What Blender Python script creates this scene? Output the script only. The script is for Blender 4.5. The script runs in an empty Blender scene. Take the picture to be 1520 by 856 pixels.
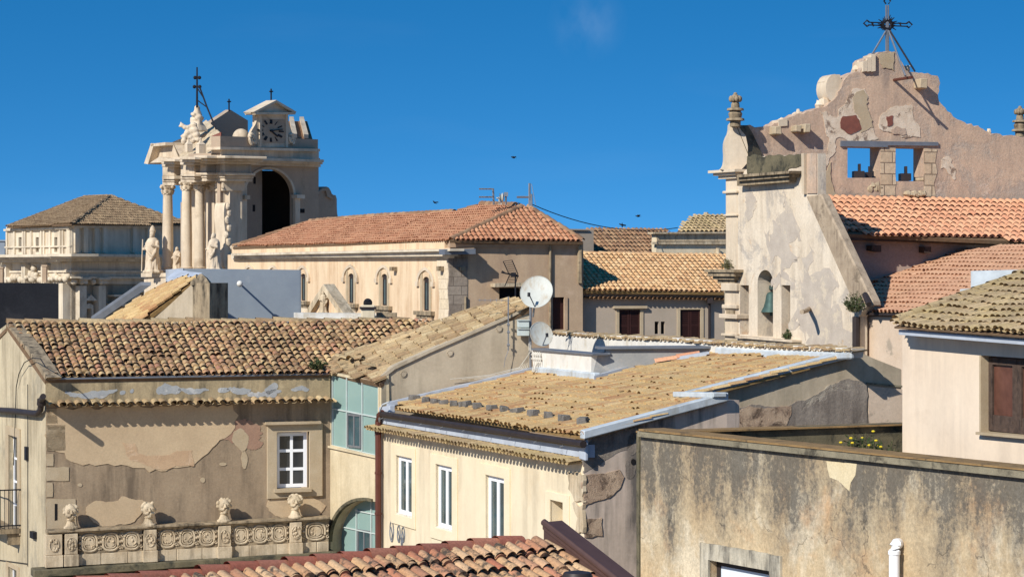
import bpy, bmesh, math, random
from mathutils import Vector, Matrix, geometry, noise
random.seed(11)
rad = math.radians
SC = bpy.context.scene
COL = SC.collection
# ------------------------------------------------------------------ camera
F = 3600.0; CX = 760.0; HY = 385.0; ZC = 18.0
cam_d = bpy.data.cameras.new('camera'); cam = bpy.data.objects.new('camera', cam_d); COL.objects.link(cam)
cam.location = (0, 0, ZC); cam.rotation_euler = (rad(90), 0, 0)
cam_d.sensor_width = 36.0; cam_d.lens = F / 1520 * 36.0
cam_d.shift_y = -(428 - HY) / 1520.0
cam_d.clip_start = 0.5; cam_d.clip_end = 20000
SC.camera = cam
# ------------------------------------------------------------------ sun + sky
SUN_EL = rad(34); SUN_B = rad(51)          # light travels along +x,+y (left-behind the viewer)
h = Vector((math.cos(SUN_B), math.sin(SUN_B), 0)); ldir = Vector((h.x * math.cos(SUN_EL), h.y * math.cos(SUN_EL), -math.sin(SUN_EL)))
sd = bpy.data.lights.new('sun', 'SUN'); sd.energy = 4.6; sd.angle = rad(0.5); sd.color = (1.0, 0.965, 0.90)
so = bpy.data.objects.new('sun', sd); COL.objects.link(so); so.rotation_euler = ldir.to_track_quat('-Z', 'Y').to_euler()
so.location = (-40, -40, 60)
W = bpy.data.worlds.new('World'); SC.world = W; W.use_nodes = True
nt = W.node_tree; nt.nodes.clear()
def N(nt, t, **k):
    n = nt.nodes.new(t)
    for a, b in k.items():
        setattr(n, a, b)
    return n
o_ = N(nt, 'ShaderNodeOutputWorld'); bg = N(nt, 'ShaderNodeBackground'); sky = N(nt, 'ShaderNodeTexSky')
sky.sky_type = 'NISHITA'; sky.sun_disc = False; sky.sun_elevation = SUN_EL; sky.sun_rotation = math.atan2(-h.x, -h.y)
sky.altitude = 0; sky.air_density = 1.0; sky.dust_density = 0.1; sky.ozone_density = 2.5
tc = N(nt, 'ShaderNodeTexCoord'); mp = N(nt, 'ShaderNodeMapping'); mp.inputs['Scale'].default_value = (1, 1, 3.0); mp.inputs['Location'].default_value = (0, 0, 0.30)
nv = N(nt, 'ShaderNodeVectorMath', operation='NORMALIZE')
hs = N(nt, 'ShaderNodeHueSaturation'); hs.inputs['Saturation'].default_value = 1.40; hs.inputs['Hue'].default_value = 0.497; hs.inputs['Value'].default_value = 1.08
cn = N(nt, 'ShaderNodeTexNoise'); cn.inputs['Scale'].default_value = 9.0; cn.inputs['Detail'].default_value = 6
cm = N(nt, 'ShaderNodeMapping'); cm.inputs['Scale'].default_value = (1, 1, 5); cm.inputs['Rotation'].default_value = (0, 0.25, 0)
cr = N(nt, 'ShaderNodeMapRange'); cr.inputs['From Min'].default_value = 0.56; cr.inputs['From Max'].default_value = 0.85; cr.inputs['To Max'].default_value = 0.015
cx = N(nt, 'ShaderNodeMix', data_type='RGBA'); cx.inputs[7].default_value = (5.5, 6.2, 6.8, 1)
L = nt.links.new
L(tc.outputs['Generated'], mp.inputs[0]); L(mp.outputs[0], nv.inputs[0]); L(nv.outputs[0], sky.inputs[0]); L(sky.outputs[0], hs.inputs['Color'])
L(tc.outputs['Generated'], cm.inputs[0]); L(cm.outputs[0], cn.inputs[0]); L(cn.outputs[0], cr.inputs[0])
dd = N(nt, 'ShaderNodeVectorMath', operation='DISTANCE'); wd_ = Vector(((872 - CX) / F, 1, -(34 - HY) / F)).normalized(); dd.inputs[1].default_value = wd_
dm = N(nt, 'ShaderNodeMapRange'); dm.inputs['From Min'].default_value = 0.0; dm.inputs['From Max'].default_value = 0.017; dm.inputs['To Min'].default_value = 1; dm.inputs['To Max'].default_value = 0
wn_ = N(nt, 'ShaderNodeTexNoise'); wn_.inputs['Scale'].default_value = 55; wn_.inputs['Detail'].default_value = 7; wm = N(nt, 'ShaderNodeMapping'); wm.inputs['Scale'].default_value = (1.2, 1, .8); wm.inputs['Rotation'].default_value = (0, .8, 0)
wr_ = N(nt, 'ShaderNodeMapRange'); wr_.inputs['From Min'].default_value = .45; wr_.inputs['From Max'].default_value = .8; wr_.inputs['To Max'].default_value = .11
wp_ = N(nt, 'ShaderNodeMath', operation='MULTIPLY'); wa_ = N(nt, 'ShaderNodeMath', operation='ADD')
L(tc.outputs['Generated'], dd.inputs[0]); L(dd.outputs['Value'], dm.inputs[0]); L(tc.outputs['Generated'], wm.inputs[0]); L(wm.outputs[0], wn_.inputs[0]); L(wn_.outputs[0], wr_.inputs[0]); L(dm.outputs[0], wp_.inputs[0]); L(wr_.outputs[0], wp_.inputs[1]); L(wp_.outputs[0], wa_.inputs[0]); L(cr.outputs[0], wa_.inputs[1]); L(wa_.outputs[0], cx.inputs[0])
L(hs.outputs[0], cx.inputs[6]); L(cx.outputs[2], bg.inputs[0]); L(bg.outputs[0], o_.inputs[0])
bg.inputs[1].default_value = 0.135
SC.view_settings.view_transform = 'Standard'; SC.view_settings.look = 'None'; SC.view_settings.exposure = 0.22; SC.view_settings.gamma = 1.0
SC.view_settings.use_curve_mapping = False
# ------------------------------------------------------------------ pixel -> world
def P(px, py, Y): return Vector(((px - CX) / F * Y, Y, ZC - (py - HY) / F * Y))
def ray(px, py): return Vector(((px - CX) / F, 1.0, -(py - HY) / F))
CAM = Vector((0, 0, ZC))
class Wall:
    def __init__(s, a, b):
        s.a = Vector((a.x, a.y, 0)); d = Vector((b.x - a.x, b.y - a.y, 0)); s.L = d.length; s.d = d.normalized()
        s.n = Vector((s.d.y, -s.d.x, 0))
        if s.n.dot(-s.a) < 0: s.n = -s.n
    def hit(s, px, py, o=0):
        r = ray(px, py); a = s.a + s.n * o
        t = s.n.dot(a - CAM) / s.n.dot(r); p = CAM + r * t
        return ((p - a).dot(s.d), p.z)
    def u(s, px, o=0): return s.hit(px, HY, o)[0]
    def z(s, px, py, o=0): return s.hit(px, py, o)[1]
    def pt(s, u, z, o=0): return s.a + s.d * u + s.n * o + Vector((0, 0, z))
    def p3(s, px, py, o=0): return s.pt(*s.hit(px, py, o), o)
    def q(s, pts, o=0): return [s.hit(x, y, o) for x, y in pts]
    def R(s, x0, y0, x1, y1, o=0):
        u0, z0 = s.hit(x0, y0, o); u1 = s.u(x1, o); z1 = s.z(x0, y1, o)
        return [(u0, z0), (u1, z0), (u1, z1), (u0, z1)]
def wpx(x1, Y1, x2, Y2): return Wall(P(x1, HY, Y1), P(x2, HY, Y2))
class Pl:
    def __init__(s, a, b, c):
        s.p = a; s.n = (b - a).cross(c - a).normalized()
        if s.n.z < 0: s.n = -s.n
    def hit(s, px, py):
        r = ray(px, py); t = s.n.dot(s.p - CAM) / s.n.dot(r); return CAM + r * t
    def down(s):
        g = Vector((0, 0, -1)); v = g - s.n * g.dot(s.n); return v.normalized()
# ------------------------------------------------------------------ mesh builder
class MB:
    def __init__(s): s.v = []; s.f = []
    def add(s, vs, fs):
        b = len(s.v); s.v += [Vector(x) for x in vs]; s.f += [[i + b for i in f] for f in fs]
    def slab(s, w, uv, o0, o1, holes=()):
        """polygon (u,z) on wall w, from offset o0 (back) to o1 (front)"""
        loops = [list(uv)] + [list(x) for x in holes]
        flat = [p for l in loops for p in l]
        tris = geometry.tessellate_polygon([[Vector((p[0], p[1], 0)) for p in l] for l in loops])
        n = len(flat)
        vs = [w.pt(p[0], p[1], o1) for p in flat] + [w.pt(p[0], p[1], o0) for p in flat]
        fs = [list(t) for t in tris] + [[i + n for i in reversed(t)] for t in tris]
        k = 0
        for l in loops:
            m = len(l)
            for i in range(m):
                a, b = k + i, k + (i + 1) % m
                fs.append([a, b, b + n, a + n])
            k += m
        s.add(vs, fs); return s
    def prism(s, pts, vec):
        """3D polygon extruded along vec"""
        n = len(pts); nn = Vector((0, 0, 0))
        for i in range(n): nn += pts[i].cross(pts[(i + 1) % n])
        tris = geometry.tessellate_polygon([pts])
        vs = list(pts) + [p + vec for p in pts]
        fs = [list(t) for t in tris] + [[i + n for i in t] for t in tris]
        for i in range(n): fs.append([i, (i + 1) % n, (i + 1) % n + n, i + n])
        s.add(vs, fs); return s
    def box(s, c, sx, sy, sz, rz=0, jit=0):
        ca, sa = math.cos(rz), math.sin(rz); vs = []
        for dz in (-.5, .5):
            for dx, dy in ((-.5, -.5), (.5, -.5), (.5, .5), (-.5, .5)):
                x, y = dx * sx, dy * sy
                vs.append(Vector((c[0] + x * ca - y * sa + random.uniform(-jit, jit), c[1] + x * sa + y * ca + random.uniform(-jit, jit), c[2] + dz * sz + random.uniform(-jit, jit))))
        s.add(vs, [[0, 3, 2, 1], [4, 5, 6, 7], [0, 1, 5, 4], [1, 2, 6, 5], [2, 3, 7, 6], [3, 0, 4, 7]]); return s
    def tube(s, path, r, seg=7, closed=False, r2=None):
        path = [Vector(p) for p in path]; n = len(path); vs = []; fs = []
        up = Vector((0.3, 0.2, 0.93))
        for i, p in enumerate(path):
            if closed: t = path[(i + 1) % n] - path[i - 1]
            else: t = path[min(i + 1, n - 1)] - path[max(i - 1, 0)]
            if t.length < 1e-9: t = Vector((0, 0, 1))
            t.normalize(); a = t.cross(up)
            if a.length < 1e-3: a = t.cross(Vector((1, 0, 0)))
            a.normalize(); b = t.cross(a)
            rr = r if r2 is None else r + (r2 - r) * i / max(1, n - 1)
            for k in range(seg):
                an = 2 * math.pi * k / seg; vs.append(p + a * (rr * math.cos(an)) + b * (rr * math.sin(an)))
        for i in range(n if closed else n - 1):
            j = (i + 1) % n
            for k in range(seg): fs.append([i * seg + k, i * seg + (k + 1) % seg, j * seg + (k + 1) % seg, j * seg + k])
        if not closed: fs.append(list(range(seg))[::-1]); fs.append([(n - 1) * seg + k for k in range(seg)])
        s.add(vs, fs); return s
    def lathe(s, c, prof, seg=20, mod=None, rz=0, sq=None):
        vs = []; fs = []; n = len(prof)
        for i, (r, z) in enumerate(prof):
            for k in range(seg):
                a = 2 * math.pi * k / seg + rz
                rr = r * (mod(a, i, z) if mod else 1)
                if sq: rr = rr / max(abs(math.cos(a - rz)), abs(math.sin(a - rz)))
                vs.append(Vector((c[0] + rr * math.cos(a), c[1] + rr * math.sin(a), c[2] + z)))
        for i in range(n - 1):
            for k in range(seg): fs.append([i * seg + k, i * seg + (k + 1) % seg, (i + 1) * seg + (k + 1) % seg, (i + 1) * seg + k])
        fs.append(list(range(seg))[::-1]); fs.append([(n - 1) * seg + k for k in range(seg)])
        s.add(vs, fs); return s
    def ball(s, c, r, seg=12, rings=8, sc=(1, 1, 1), jit=0, seed=0):
        vs = []; fs = []; c = Vector(c)
        for i in range(rings + 1):
            th = math.pi * i / rings
            for k in range(seg):
                ph = 2 * math.pi * k / seg
                d = Vector((math.sin(th) * math.cos(ph), math.sin(th) * math.sin(ph), math.cos(th)))
                q = 1 + (jit * noise.noise(d * 1.7 + Vector((seed, seed * .7, 0))) if jit else 0)
                vs.append(c + Vector((d.x * sc[0], d.y * sc[1], d.z * sc[2])) * r * q)
        for i in range(rings):
            for k in range(seg): fs.append([i * seg + k, (i + 1) * seg + k, (i + 1) * seg + (k + 1) % seg, i * seg + (k + 1) % seg])
        s.add(vs, fs); return s
def jag(pts, amp=.03, step=.25, closed=True):
    out = []; n = len(pts)
    for i in range(n if closed else n - 1):
        a = Vector((*pts[i], 0)); b = Vector((*pts[(i + 1) % n], 0)); m = max(1, int((b - a).length / step)); pr = Vector((-(b - a).y, (b - a).x, 0))
        pr = pr.normalized() if pr.length else pr
        for k in range(m):
            p = a.lerp(b, k / m)
            if k: p = p + pr * random.gauss(0, amp)
            out.append((p.x, p.y))
    if not closed: out.append(pts[-1])
    return out
def smooth_poly(pts, it=2):
    for _ in range(it):
        o = []; n = len(pts)
        for i in range(n):
            a, b = pts[i], pts[(i + 1) % n]
            o += [(a[0] * .75 + b[0] * .25, a[1] * .75 + b[1] * .25), (a[0] * .25 + b[0] * .75, a[1] * .25 + b[1] * .75)]
        pts = o
    return pts
def disp(x, z, s, amp):
    dx = dz = 0
    for f, g in ((1.3, 1.0), (3.1, .5), (7.3, .28), (17.0, .14), (38.0, .06)):
        v = noise.noise_vector(Vector((x * f + s * 3.7, z * f + s, s * 1.9))); dx += v.x * g; dz += v.y * g
    return x + dx * amp, z + dz * amp
def blob(u, z, ru, rz_, seed=0, n=26, am=.35):
    n = 110; out = []; amp = am * min(ru, rz_) * 1.5
    for k in range(n):
        a = 2 * math.pi * k / n; out.append(disp(u + ru * math.cos(a), z + rz_ * math.sin(a), seed + 1, amp))
    return out
def ragged(pts, amp=.05, step=.05, seed=1):
    out = []; n = len(pts)
    for i in range(n):
        a = Vector(pts[i]); b = Vector(pts[(i + 1) % n]); m = max(1, int((b - a).length / step))
        for k in range(m): out.append(disp(*a.lerp(b, k / m), seed, amp))
    return out
# ------------------------------------------------------------------ objects
BASE = {}
def thing(name, label, cat, base, group=None):
    o = bpy.data.objects.new(name, None); COL.objects.link(o); o.empty_display_size = .3
    o.location = base; BASE[o.name] = Vector(base); o['label'] = label; o['category'] = cat
    if group: o['group'] = group
    return o
def part(name, mb, mat, parent, smooth=35, bevel=0, remesh=0, label=None):
    b = BASE[parent.name]
    me = bpy.data.meshes.new(name); me.from_pydata([tuple(v - b) for v in mb.v], [], mb.f); me.materials.append(mat)
    bm = bmesh.new(); bm.from_mesh(me); bmesh.ops.recalc_face_normals(bm, faces=bm.faces); bm.to_mesh(me); bm.free()
    if smooth:
        me.polygons.foreach_set('use_smooth', [True] * len(me.polygons)); me.set_sharp_from_angle(angle=rad(smooth))
    o = bpy.data.objects.new(name, me); COL.objects.link(o); o.parent = parent; BASE[o.name] = b
    if bevel:
        m = o.modifiers.new('bevel', 'BEVEL'); m.width = bevel; m.segments = 1; m.limit_method = 'ANGLE'; m.angle_limit = rad(40)
    if remesh:
        m = o.modifiers.new('remesh', 'REMESH'); m.mode = 'VOXEL'; m.voxel_size = remesh; m.use_smooth_shade = True
    if label: o['label'] = label
    return o
def single(name, mb, mat, label, cat, base, group=None, **k):
    BASE['__tmp'] = Vector(base)
    class Q: name = '__tmp'
    me_o = None
    b = Vector(base)
    me = bpy.data.meshes.new(name); me.from_pydata([tuple(v - b) for v in mb.v], [], mb.f); me.materials.append(mat)
    bm = bmesh.new(); bm.from_mesh(me); bmesh.ops.recalc_face_normals(bm, faces=bm.faces); bm.to_mesh(me); bm.free()
    me.polygons.foreach_set('use_smooth', [True] * len(me.polygons)); me.set_sharp_from_angle(angle=rad(k.get('smooth', 35)))
    o = bpy.data.objects.new(name, me); COL.objects.link(o); o.location = b; o['label'] = label; o['category'] = cat; BASE[o.name] = b
    if group: o['group'] = group
    if k.get('remesh'):
        m = o.modifiers.new('remesh', 'REMESH'); m.mode = 'VOXEL'; m.voxel_size = k['remesh']; m.use_smooth_shade = True
    return o
def dup(root, delta=None, label=None, rz=None, scale=None):
    r = root.copy(); COL.objects.link(r)
    if delta is not None: r.location = delta
    if label: r['label'] = label
    if rz is not None: r.rotation_euler = (0, 0, rz)
    if scale is not None: r.scale = scale
    for ch in list(root.children):
        c = ch.copy(); COL.objects.link(c); c.parent = r
        for g in list(ch.children):
            d = g.copy(); COL.objects.link(d); d.parent = c
    return r
# ------------------------------------------------------------------ materials
def S(r, g, b):
    f = lambda c: (c / 255 / 12.92) if c / 255 <= .04045 else ((c / 255 + .055) / 1.055) ** 2.4
    return (f(r), f(g), f(b), 1)
def newmat(name, rough=.9):
    m = bpy.data.materials.new(name); m.use_nodes = True; t = m.node_tree; b = t.nodes['Principled BSDF']; b.inputs['Roughness'].default_value = rough
    b.inputs['Specular IOR Level'].default_value = .25
    return m, t, b
def noise_n(t, vec, scale, detail=6, rough=.6, dist=0):
    n = t.nodes.new('ShaderNodeTexNoise'); n.inputs['Scale'].default_value = scale; n.inputs['Detail'].default_value = detail; n.inputs['Roughness'].default_value = rough; n.inputs['Distortion'].default_value = dist
    if vec is not None: t.links.new(vec, n.inputs['Vector'])
    return n.outputs[0]
def rng(t, val, a, b, c=0, d=1):
    m = t.nodes.new('ShaderNodeMapRange'); t.links.new(val, m.inputs[0])
    for i, x in enumerate((a, b, c, d)): m.inputs[i + 1].default_value = x
    return m.outputs[0]
def mix(t, fac, a, b, mode='MIX'):
    m = t.nodes.new('ShaderNodeMix'); m.data_type = 'RGBA'; m.blend_type = mode
    for sock, v in ((m.inputs[0], fac), (m.inputs[6], a), (m.inputs[7], b)):
        if isinstance(v, (int, float)): sock.default_value = v
        elif isinstance(v, tuple): sock.default_value = v
        else: t.links.new(v, sock)
    return m.outputs[2]
def mth(t, op, a, b):
    m = t.nodes.new('ShaderNodeMath'); m.operation = op
    for s_, v in ((m.inputs[0], a), (m.inputs[1], b)):
        if isinstance(v, (int, float)): s_.default_value = v
        else: t.links.new(v, s_)
    return m.outputs[0]
def pos_off(t, off=(0, 0, 0), sc=(1, 1, 1)):
    g = t.nodes.new('ShaderNodeNewGeometry'); m = t.nodes.new('ShaderNodeMapping'); m.inputs['Location'].default_value = off; m.inputs['Scale'].default_value = sc
    t.links.new(g.outputs['Position'], m.inputs[0]); return m.outputs[0]
_seed = [0]
def stucco(name, base, alt, third=None, sc=1.0, patch=(.56, .60), streak=None, ztop=None, zlen=2.0, samt=.7, speck=.35, bump=.35, fourth=None, p4=(.60, .63), rough=.92, cracks=0, wash=None):
    _seed[0] += 7.3; s0 = _seed[0]
    m, t, b = newmat(name, rough)
    p = pos_off(t, (s0, s0 * .3, s0 * .7))
    c = mix(t, rng(t, noise_n(t, p, .9 * sc, 8, .66), .34, .66), base, alt)
    bump *= .6
    hgt = noise_n(t, p, 9 * sc, 10, .72)
    hsum = mth(t, 'MULTIPLY', hgt, .5)
    if third:
        k = rng(t, noise_n(t, pos_off(t, (s0 + 9, 4, 2)), .75 * sc, 12, .68, .4), *patch); c = mix(t, k, c, third)
        hsum = mth(t, 'ADD', hsum, mth(t, 'MULTIPLY', k, -.35))
    if fourth:
        k = rng(t, noise_n(t, pos_off(t, (s0 + 29, 14, 7)), 1.3 * sc, 12, .7, .5), *p4); c = mix(t, k, c, fourth)
        hsum = mth(t, 'ADD', hsum, mth(t, 'MULTIPLY', k, .35))
    if streak:
        k = rng(t, noise_n(t, pos_off(t, (s0, 3, 1), (1, 1, .10)), 3.2 * sc, 8, .62), .40, .62)
        k2 = rng(t, noise_n(t, pos_off(t, (s0 + 3, 3, 1), (1, 1, .5)), 1.1 * sc, 8, .66), .36, .60)
        k = mth(t, 'MULTIPLY', k, k2)
        if ztop is not None:
            g = t.nodes.new('ShaderNodeNewGeometry'); sx = t.nodes.new('ShaderNodeSeparateXYZ'); t.links.new(g.outputs['Position'], sx.inputs[0])
            wob = mth(t, 'ADD', sx.outputs[2], rng(t, noise_n(t, pos_off(t, (s0, 8, 1), (1, 1, .25)), 1.4, 5, .6), .25, .75, -.5 * zlen, .5 * zlen))
            gate = rng(t, wob, ztop - zlen, ztop - .1 * zlen); k = mth(t, 'ADD', k, mth(t, 'MULTIPLY', gate, .45)); k = mth(t, 'MULTIPLY', k, gate)
        mx = t.nodes.new('ShaderNodeClamp'); t.links.new(mth(t, 'MULTIPLY', k, samt * 1.5), mx.inputs[0]); mx.inputs[2].default_value = .92
        c = mix(t, mx.outputs[0], c, streak)
    if cracks:
        v = t.nodes.new('ShaderNodeTexVoronoi'); v.feature = 'DISTANCE_TO_EDGE'; v.inputs['Scale'].default_value = 1.1 * sc
        w_ = t.nodes.new('ShaderNodeVectorMath'); w_.operation = 'ADD'; t.links.new(p, w_.inputs[0])
        nn = t.nodes.new('ShaderNodeTexNoise'); nn.inputs['Scale'].default_value = 2.5; nn.inputs['Detail'].default_value = 6; t.links.new(p, nn.inputs[0]); t.links.new(nn.outputs[1], w_.inputs[1]); t.links.new(w_.outputs[0], v.inputs[0])
        k = rng(t, v.outputs[0], .0, .012, cracks, 0); c = mix(t, k, c, (.05, .04, .03, 1))
    speck *= .6
    sp = rng(t, noise_n(t, pos_off(t, (s0, 1, 5)), 17 * sc, 8, .8), .34, .66, 1 - speck, 1 + speck * .4)
    spc = t.nodes.new('ShaderNodeCombineColor'); [t.links.new(sp, spc.inputs[i]) for i in range(3)]
    c = mix(t, 1.0, c, spc.outputs[0], 'MULTIPLY')
    t.links.new(c, b.inputs['Base Color'])
    bp = t.nodes.new('ShaderNodeBump'); bp.inputs['Strength'].default_value = bump; bp.inputs['Distance'].default_value = .06; t.links.new(hsum, bp.inputs['Height']); t.links.new(bp.outputs[0], b.inputs['Normal'])
    return m
def simple(name, col, rough=.6, metal=0, var=.25, sc=4, dirt=None, bump=0):
    _seed[0] += 3.7; m, t, b = newmat(name, rough); b.inputs['Metallic'].default_value = metal
    p = pos_off(t, (_seed[0], 1, 2))
    sp = rng(t, noise_n(t, p, sc, 7, .65), .3, .7, 1 - var, 1 + var * .5)
    spc = t.nodes.new('ShaderNodeCombineColor'); [t.links.new(sp, spc.inputs[i]) for i in range(3)]
    c = mix(t, 1.0, col, spc.outputs[0], 'MULTIPLY')
    if dirt: c = mix(t, rng(t, noise_n(t, pos_off(t, (_seed[0], 5, 2), (1, 1, .4)), sc * .8, 9, .7), .52, .68), c, dirt)
    t.links.new(c, b.inputs['Base Color'])
    if bump:
        bp = t.nodes.new('ShaderNodeBump'); bp.inputs['Strength'].default_value = bump; bp.inputs['Distance'].default_value = .04; t.links.new(noise_n(t, p, sc * 3, 8, .7), bp.inputs['Height']); t.links.new(bp.outputs[0], b.inputs['Normal'])
    return m
def tilemat(name, cols, lichen=None, lam=(.55, .7), lsc=7, dust=None, big=.25):
    _seed[0] += 5.1; m, t, b = newmat(name, .92)
    g = t.nodes.new('ShaderNodeNewGeometry'); r = t.nodes.new('ShaderNodeValToRGB'); e = r.color_ramp.elements
    n = len(cols); e[0].position = 0; e[0].color = cols[0]; e[1].position = 1; e[1].color = cols[-1]
    for i in range(1, n - 1):
        x = e.new(i / (n - 1)); x.color = cols[i]
    t.links.new(g.outputs['Random Per Island'], r.inputs[0]); c = r.outputs[0]
    p = pos_off(t, (_seed[0], 2, 3))
    if dust: c = mix(t, rng(t, noise_n(t, p, 1.2, 6, .6), .42, .62, 0, .8), c, dust)
    if lichen: c = mix(t, rng(t, noise_n(t, p, lsc, 9, .72), *lam), c, lichen)
    sp = rng(t, noise_n(t, p, .7, 4, .6), .3, .7, 1 - big, 1 + big * .6)
    spc = t.nodes.new('ShaderNodeCombineColor'); [t.links.new(sp, spc.inputs[i]) for i in range(3)]
    c = mix(t, 1.0, c, spc.outputs[0], 'MULTIPLY')
    sp = rng(t, noise_n(t, p, 30, 4, .7), .35, .65, .75, 1.1)
    spc = t.nodes.new('ShaderNodeCombineColor'); [t.links.new(sp, spc.inputs[i]) for i in range(3)]
    c = mix(t, 1.0, c, spc.outputs[0], 'MULTIPLY')
    t.links.new(c, b.inputs['Base Color'])
    bp = t.nodes.new('ShaderNodeBump'); bp.inputs['Strength'].default_value = .35; bp.inputs['Distance'].default_value = .02; t.links.new(noise_n(t, p, 45, 5, .7), bp.inputs['Height']); t.links.new(bp.outputs[0], b.inputs['Normal'])
    return m
def ashlar(name, w, c1, c2, cm_, bw, bh, stain=None, bump=.4, mort=.012):
    _seed[0] += 4.1; m, t, b = newmat(name, .92)
    g = t.nodes.new('ShaderNodeNewGeometry'); dt = t.nodes.new('ShaderNodeVectorMath'); dt.operation = 'DOT_PRODUCT'; dt.inputs[1].default_value = w.d; t.links.new(g.outputs['Position'], dt.inputs[0])
    sx = t.nodes.new('ShaderNodeSeparateXYZ'); t.links.new(g.outputs['Position'], sx.inputs[0]); cb = t.nodes.new('ShaderNodeCombineXYZ'); t.links.new(dt.outputs['Value'], cb.inputs[0]); t.links.new(sx.outputs[2], cb.inputs[1])
    br = t.nodes.new('ShaderNodeTexBrick'); br.inputs['Scale'].default_value = 1; br.inputs['Brick Width'].default_value = bw; br.inputs['Row Height'].default_value = bh; br.inputs['Mortar Size'].default_value = mort; br.inputs['Mortar Smooth'].default_value = .3
    br.inputs['Color1'].default_value = c1; br.inputs['Color2'].default_value = c2; br.inputs['Mortar'].default_value = cm_; t.links.new(cb.outputs[0], br.inputs[0])
    p = pos_off(t, (_seed[0], 2, 3)); c = br.outputs[0]
    if stain: c = mix(t, rng(t, noise_n(t, pos_off(t, (_seed[0], 2, 9), (1, 1, .5)), 1.0, 9, .7), .5, .68), c, stain)
    sp = rng(t, noise_n(t, p, 6, 8, .75), .3, .7, .7, 1.12)
    spc = t.nodes.new('ShaderNodeCombineColor'); [t.links.new(sp, spc.inputs[i]) for i in range(3)]
    c = mix(t, 1.0, c, spc.outputs[0], 'MULTIPLY'); t.links.new(c, b.inputs['Base Color'])
    hh = mth(t, 'ADD', mth(t, 'MULTIPLY', noise_n(t, p, 9, 8, .7), .6), mth(t, 'MULTIPLY', br.outputs[1], -.5))
    bp = t.nodes.new('ShaderNodeBump'); bp.inputs['Strength'].default_value = bump; bp.inputs['Distance'].default_value = .05; t.links.new(hh, bp.inputs['Height']); t.links.new(bp.outputs[0], b.inputs['Normal'])
    return m
def glass(name, col=(.02, .022, .025, 1), rough=.06):
    m, t, b = newmat(name, rough); b.inputs['Specular IOR Level'].default_value = .5; p = pos_off(t, (1, 2, 3))
    c = mix(t, rng(t, noise_n(t, p, 1.4, 3, .5), .35, .65), col, tuple(x * 1.8 for x in col[:3]) + (1,)); t.links.new(c, b.inputs['Base Color']); return m
# ------------------------------------------------------------------ roof tiles
def inpoly(x, y, poly):
    r = False; n = len(poly); j = n - 1
    for i in range(n):
        xi, yi = poly[i]; xj, yj = poly[j]
        if (yi > y) != (yj > y) and x < (xj - xi) * (y - yi) / (yj - yi) + xi: r = not r
        j = i
    return r
def tile_at(mb, o, ax, dn, up, L_, r0, r1, hg, lift, seg=5, cap=False):
    """half-round cover tile: o = lower end centre, dn = down the slope"""
    vs = []
    for e in range(2):
        c = o - dn * (L_ * e) + up * (lift if e == 0 else 0); r = r1 if e == 0 else r0
        for k in range(seg + 1):
            a = math.pi * k / seg; vs.append(c + ax * (r * math.cos(a)) + up * (hg * math.sin(a) * (r / r1)))
    fs = [[k, k + 1, seg + 2 + k, seg + 1 + k] for k in range(seg)]
    if cap: fs.append(list(range(seg + 1)))
    mb.add(vs, fs)
def roof(parent, pts, mat, deckmat, pitch=.22, row=.36, r=.085, hg=.075, jit=.012, lift=.035, thick=.12, down=None, seg=5, name='tiled_roof', chan=True, missing=0.0, cap=False):
    a, b, c = pts[0], pts[1], pts[2]
    nn = Vector((0, 0, 0)); n_ = len(pts); ce = sum(pts, Vector()) / n_
    for i in range(n_): nn += (pts[i] - ce).cross(pts[(i + 1) % n_] - ce)
    nn.normalize()
    if nn.z < 0: nn = -nn
    g = Vector((0, 0, -1)); dn = down.copy() if down else g
    dn = (dn - nn * dn.dot(nn)).normalized(); ax = nn.cross(dn).normalized()
    uv = [((p - ce).dot(ax), (p - ce).dot(dn)) for p in pts]
    u0, u1 = min(x for x, _ in uv), max(x for x, _ in uv); v0, v1 = min(y for _, y in uv), max(y for _, y in uv)
    mb = MB(); nc = int((u1 - u0) / pitch) + 1; nr = int((v1 - v0) / row) + 2
    for i in range(nc + 1):
        u = u0 + (i + .5) * pitch; cj = random.gauss(0, jit * .5)
        for j in range(nr):
            v = v1 - j * row
            if not inpoly(u, v - row * .5, uv): continue
            if missing and random.random() < missing: continue
            o = ce + ax * (u + cj + random.gauss(0, jit * .5)) + dn * (v + random.gauss(0, jit)) + nn * (.02 + random.gauss(0, jit * .25))
            o = o + nn * (.045 * noise.noise(Vector((u * .45, v * .45, ce.x))) + .02 * noise.noise(Vector((u * 1.6, v * 1.6, ce.y))))
            slip = random.random() < min(.06, jit * 2.2)
            if slip: o = o + dn * random.uniform(.03, .12) + ax * random.gauss(0, .02) + nn * .015
            an = random.gauss(0, jit * (6 if slip else 1.2)); d2 = (dn + ax * an).normalized(); a2 = nn.cross(d2)
            tile_at(mb, o, a2, d2, nn, row * 1.12, r * .86, r, hg, lift + abs(random.gauss(0, jit * .4)), seg, cap and j > 0 and random.random() < cap)
            if chan:
                o2 = ce + ax * (u + pitch * .5 + cj) + dn * v + nn * (.028 + .045 * noise.noise(Vector((u * .45, v * .45, ce.x))) + .02 * noise.noise(Vector((u * 1.6, v * 1.6, ce.y))))
                if inpoly(u + pitch * .5, v - row * .5, uv):
                    tile_at(mb, o2, ax, dn, nn * 1.0, row * 1.1, -r * .95, -r * .85, -.03, .022, 3)
    t = part(name, mb, mat, parent, smooth=50)
    dk = MB(); dk.prism([p - nn * .012 for p in pts], -nn * thick); part('roof_deck', dk, deckmat, t)
    return t
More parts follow.
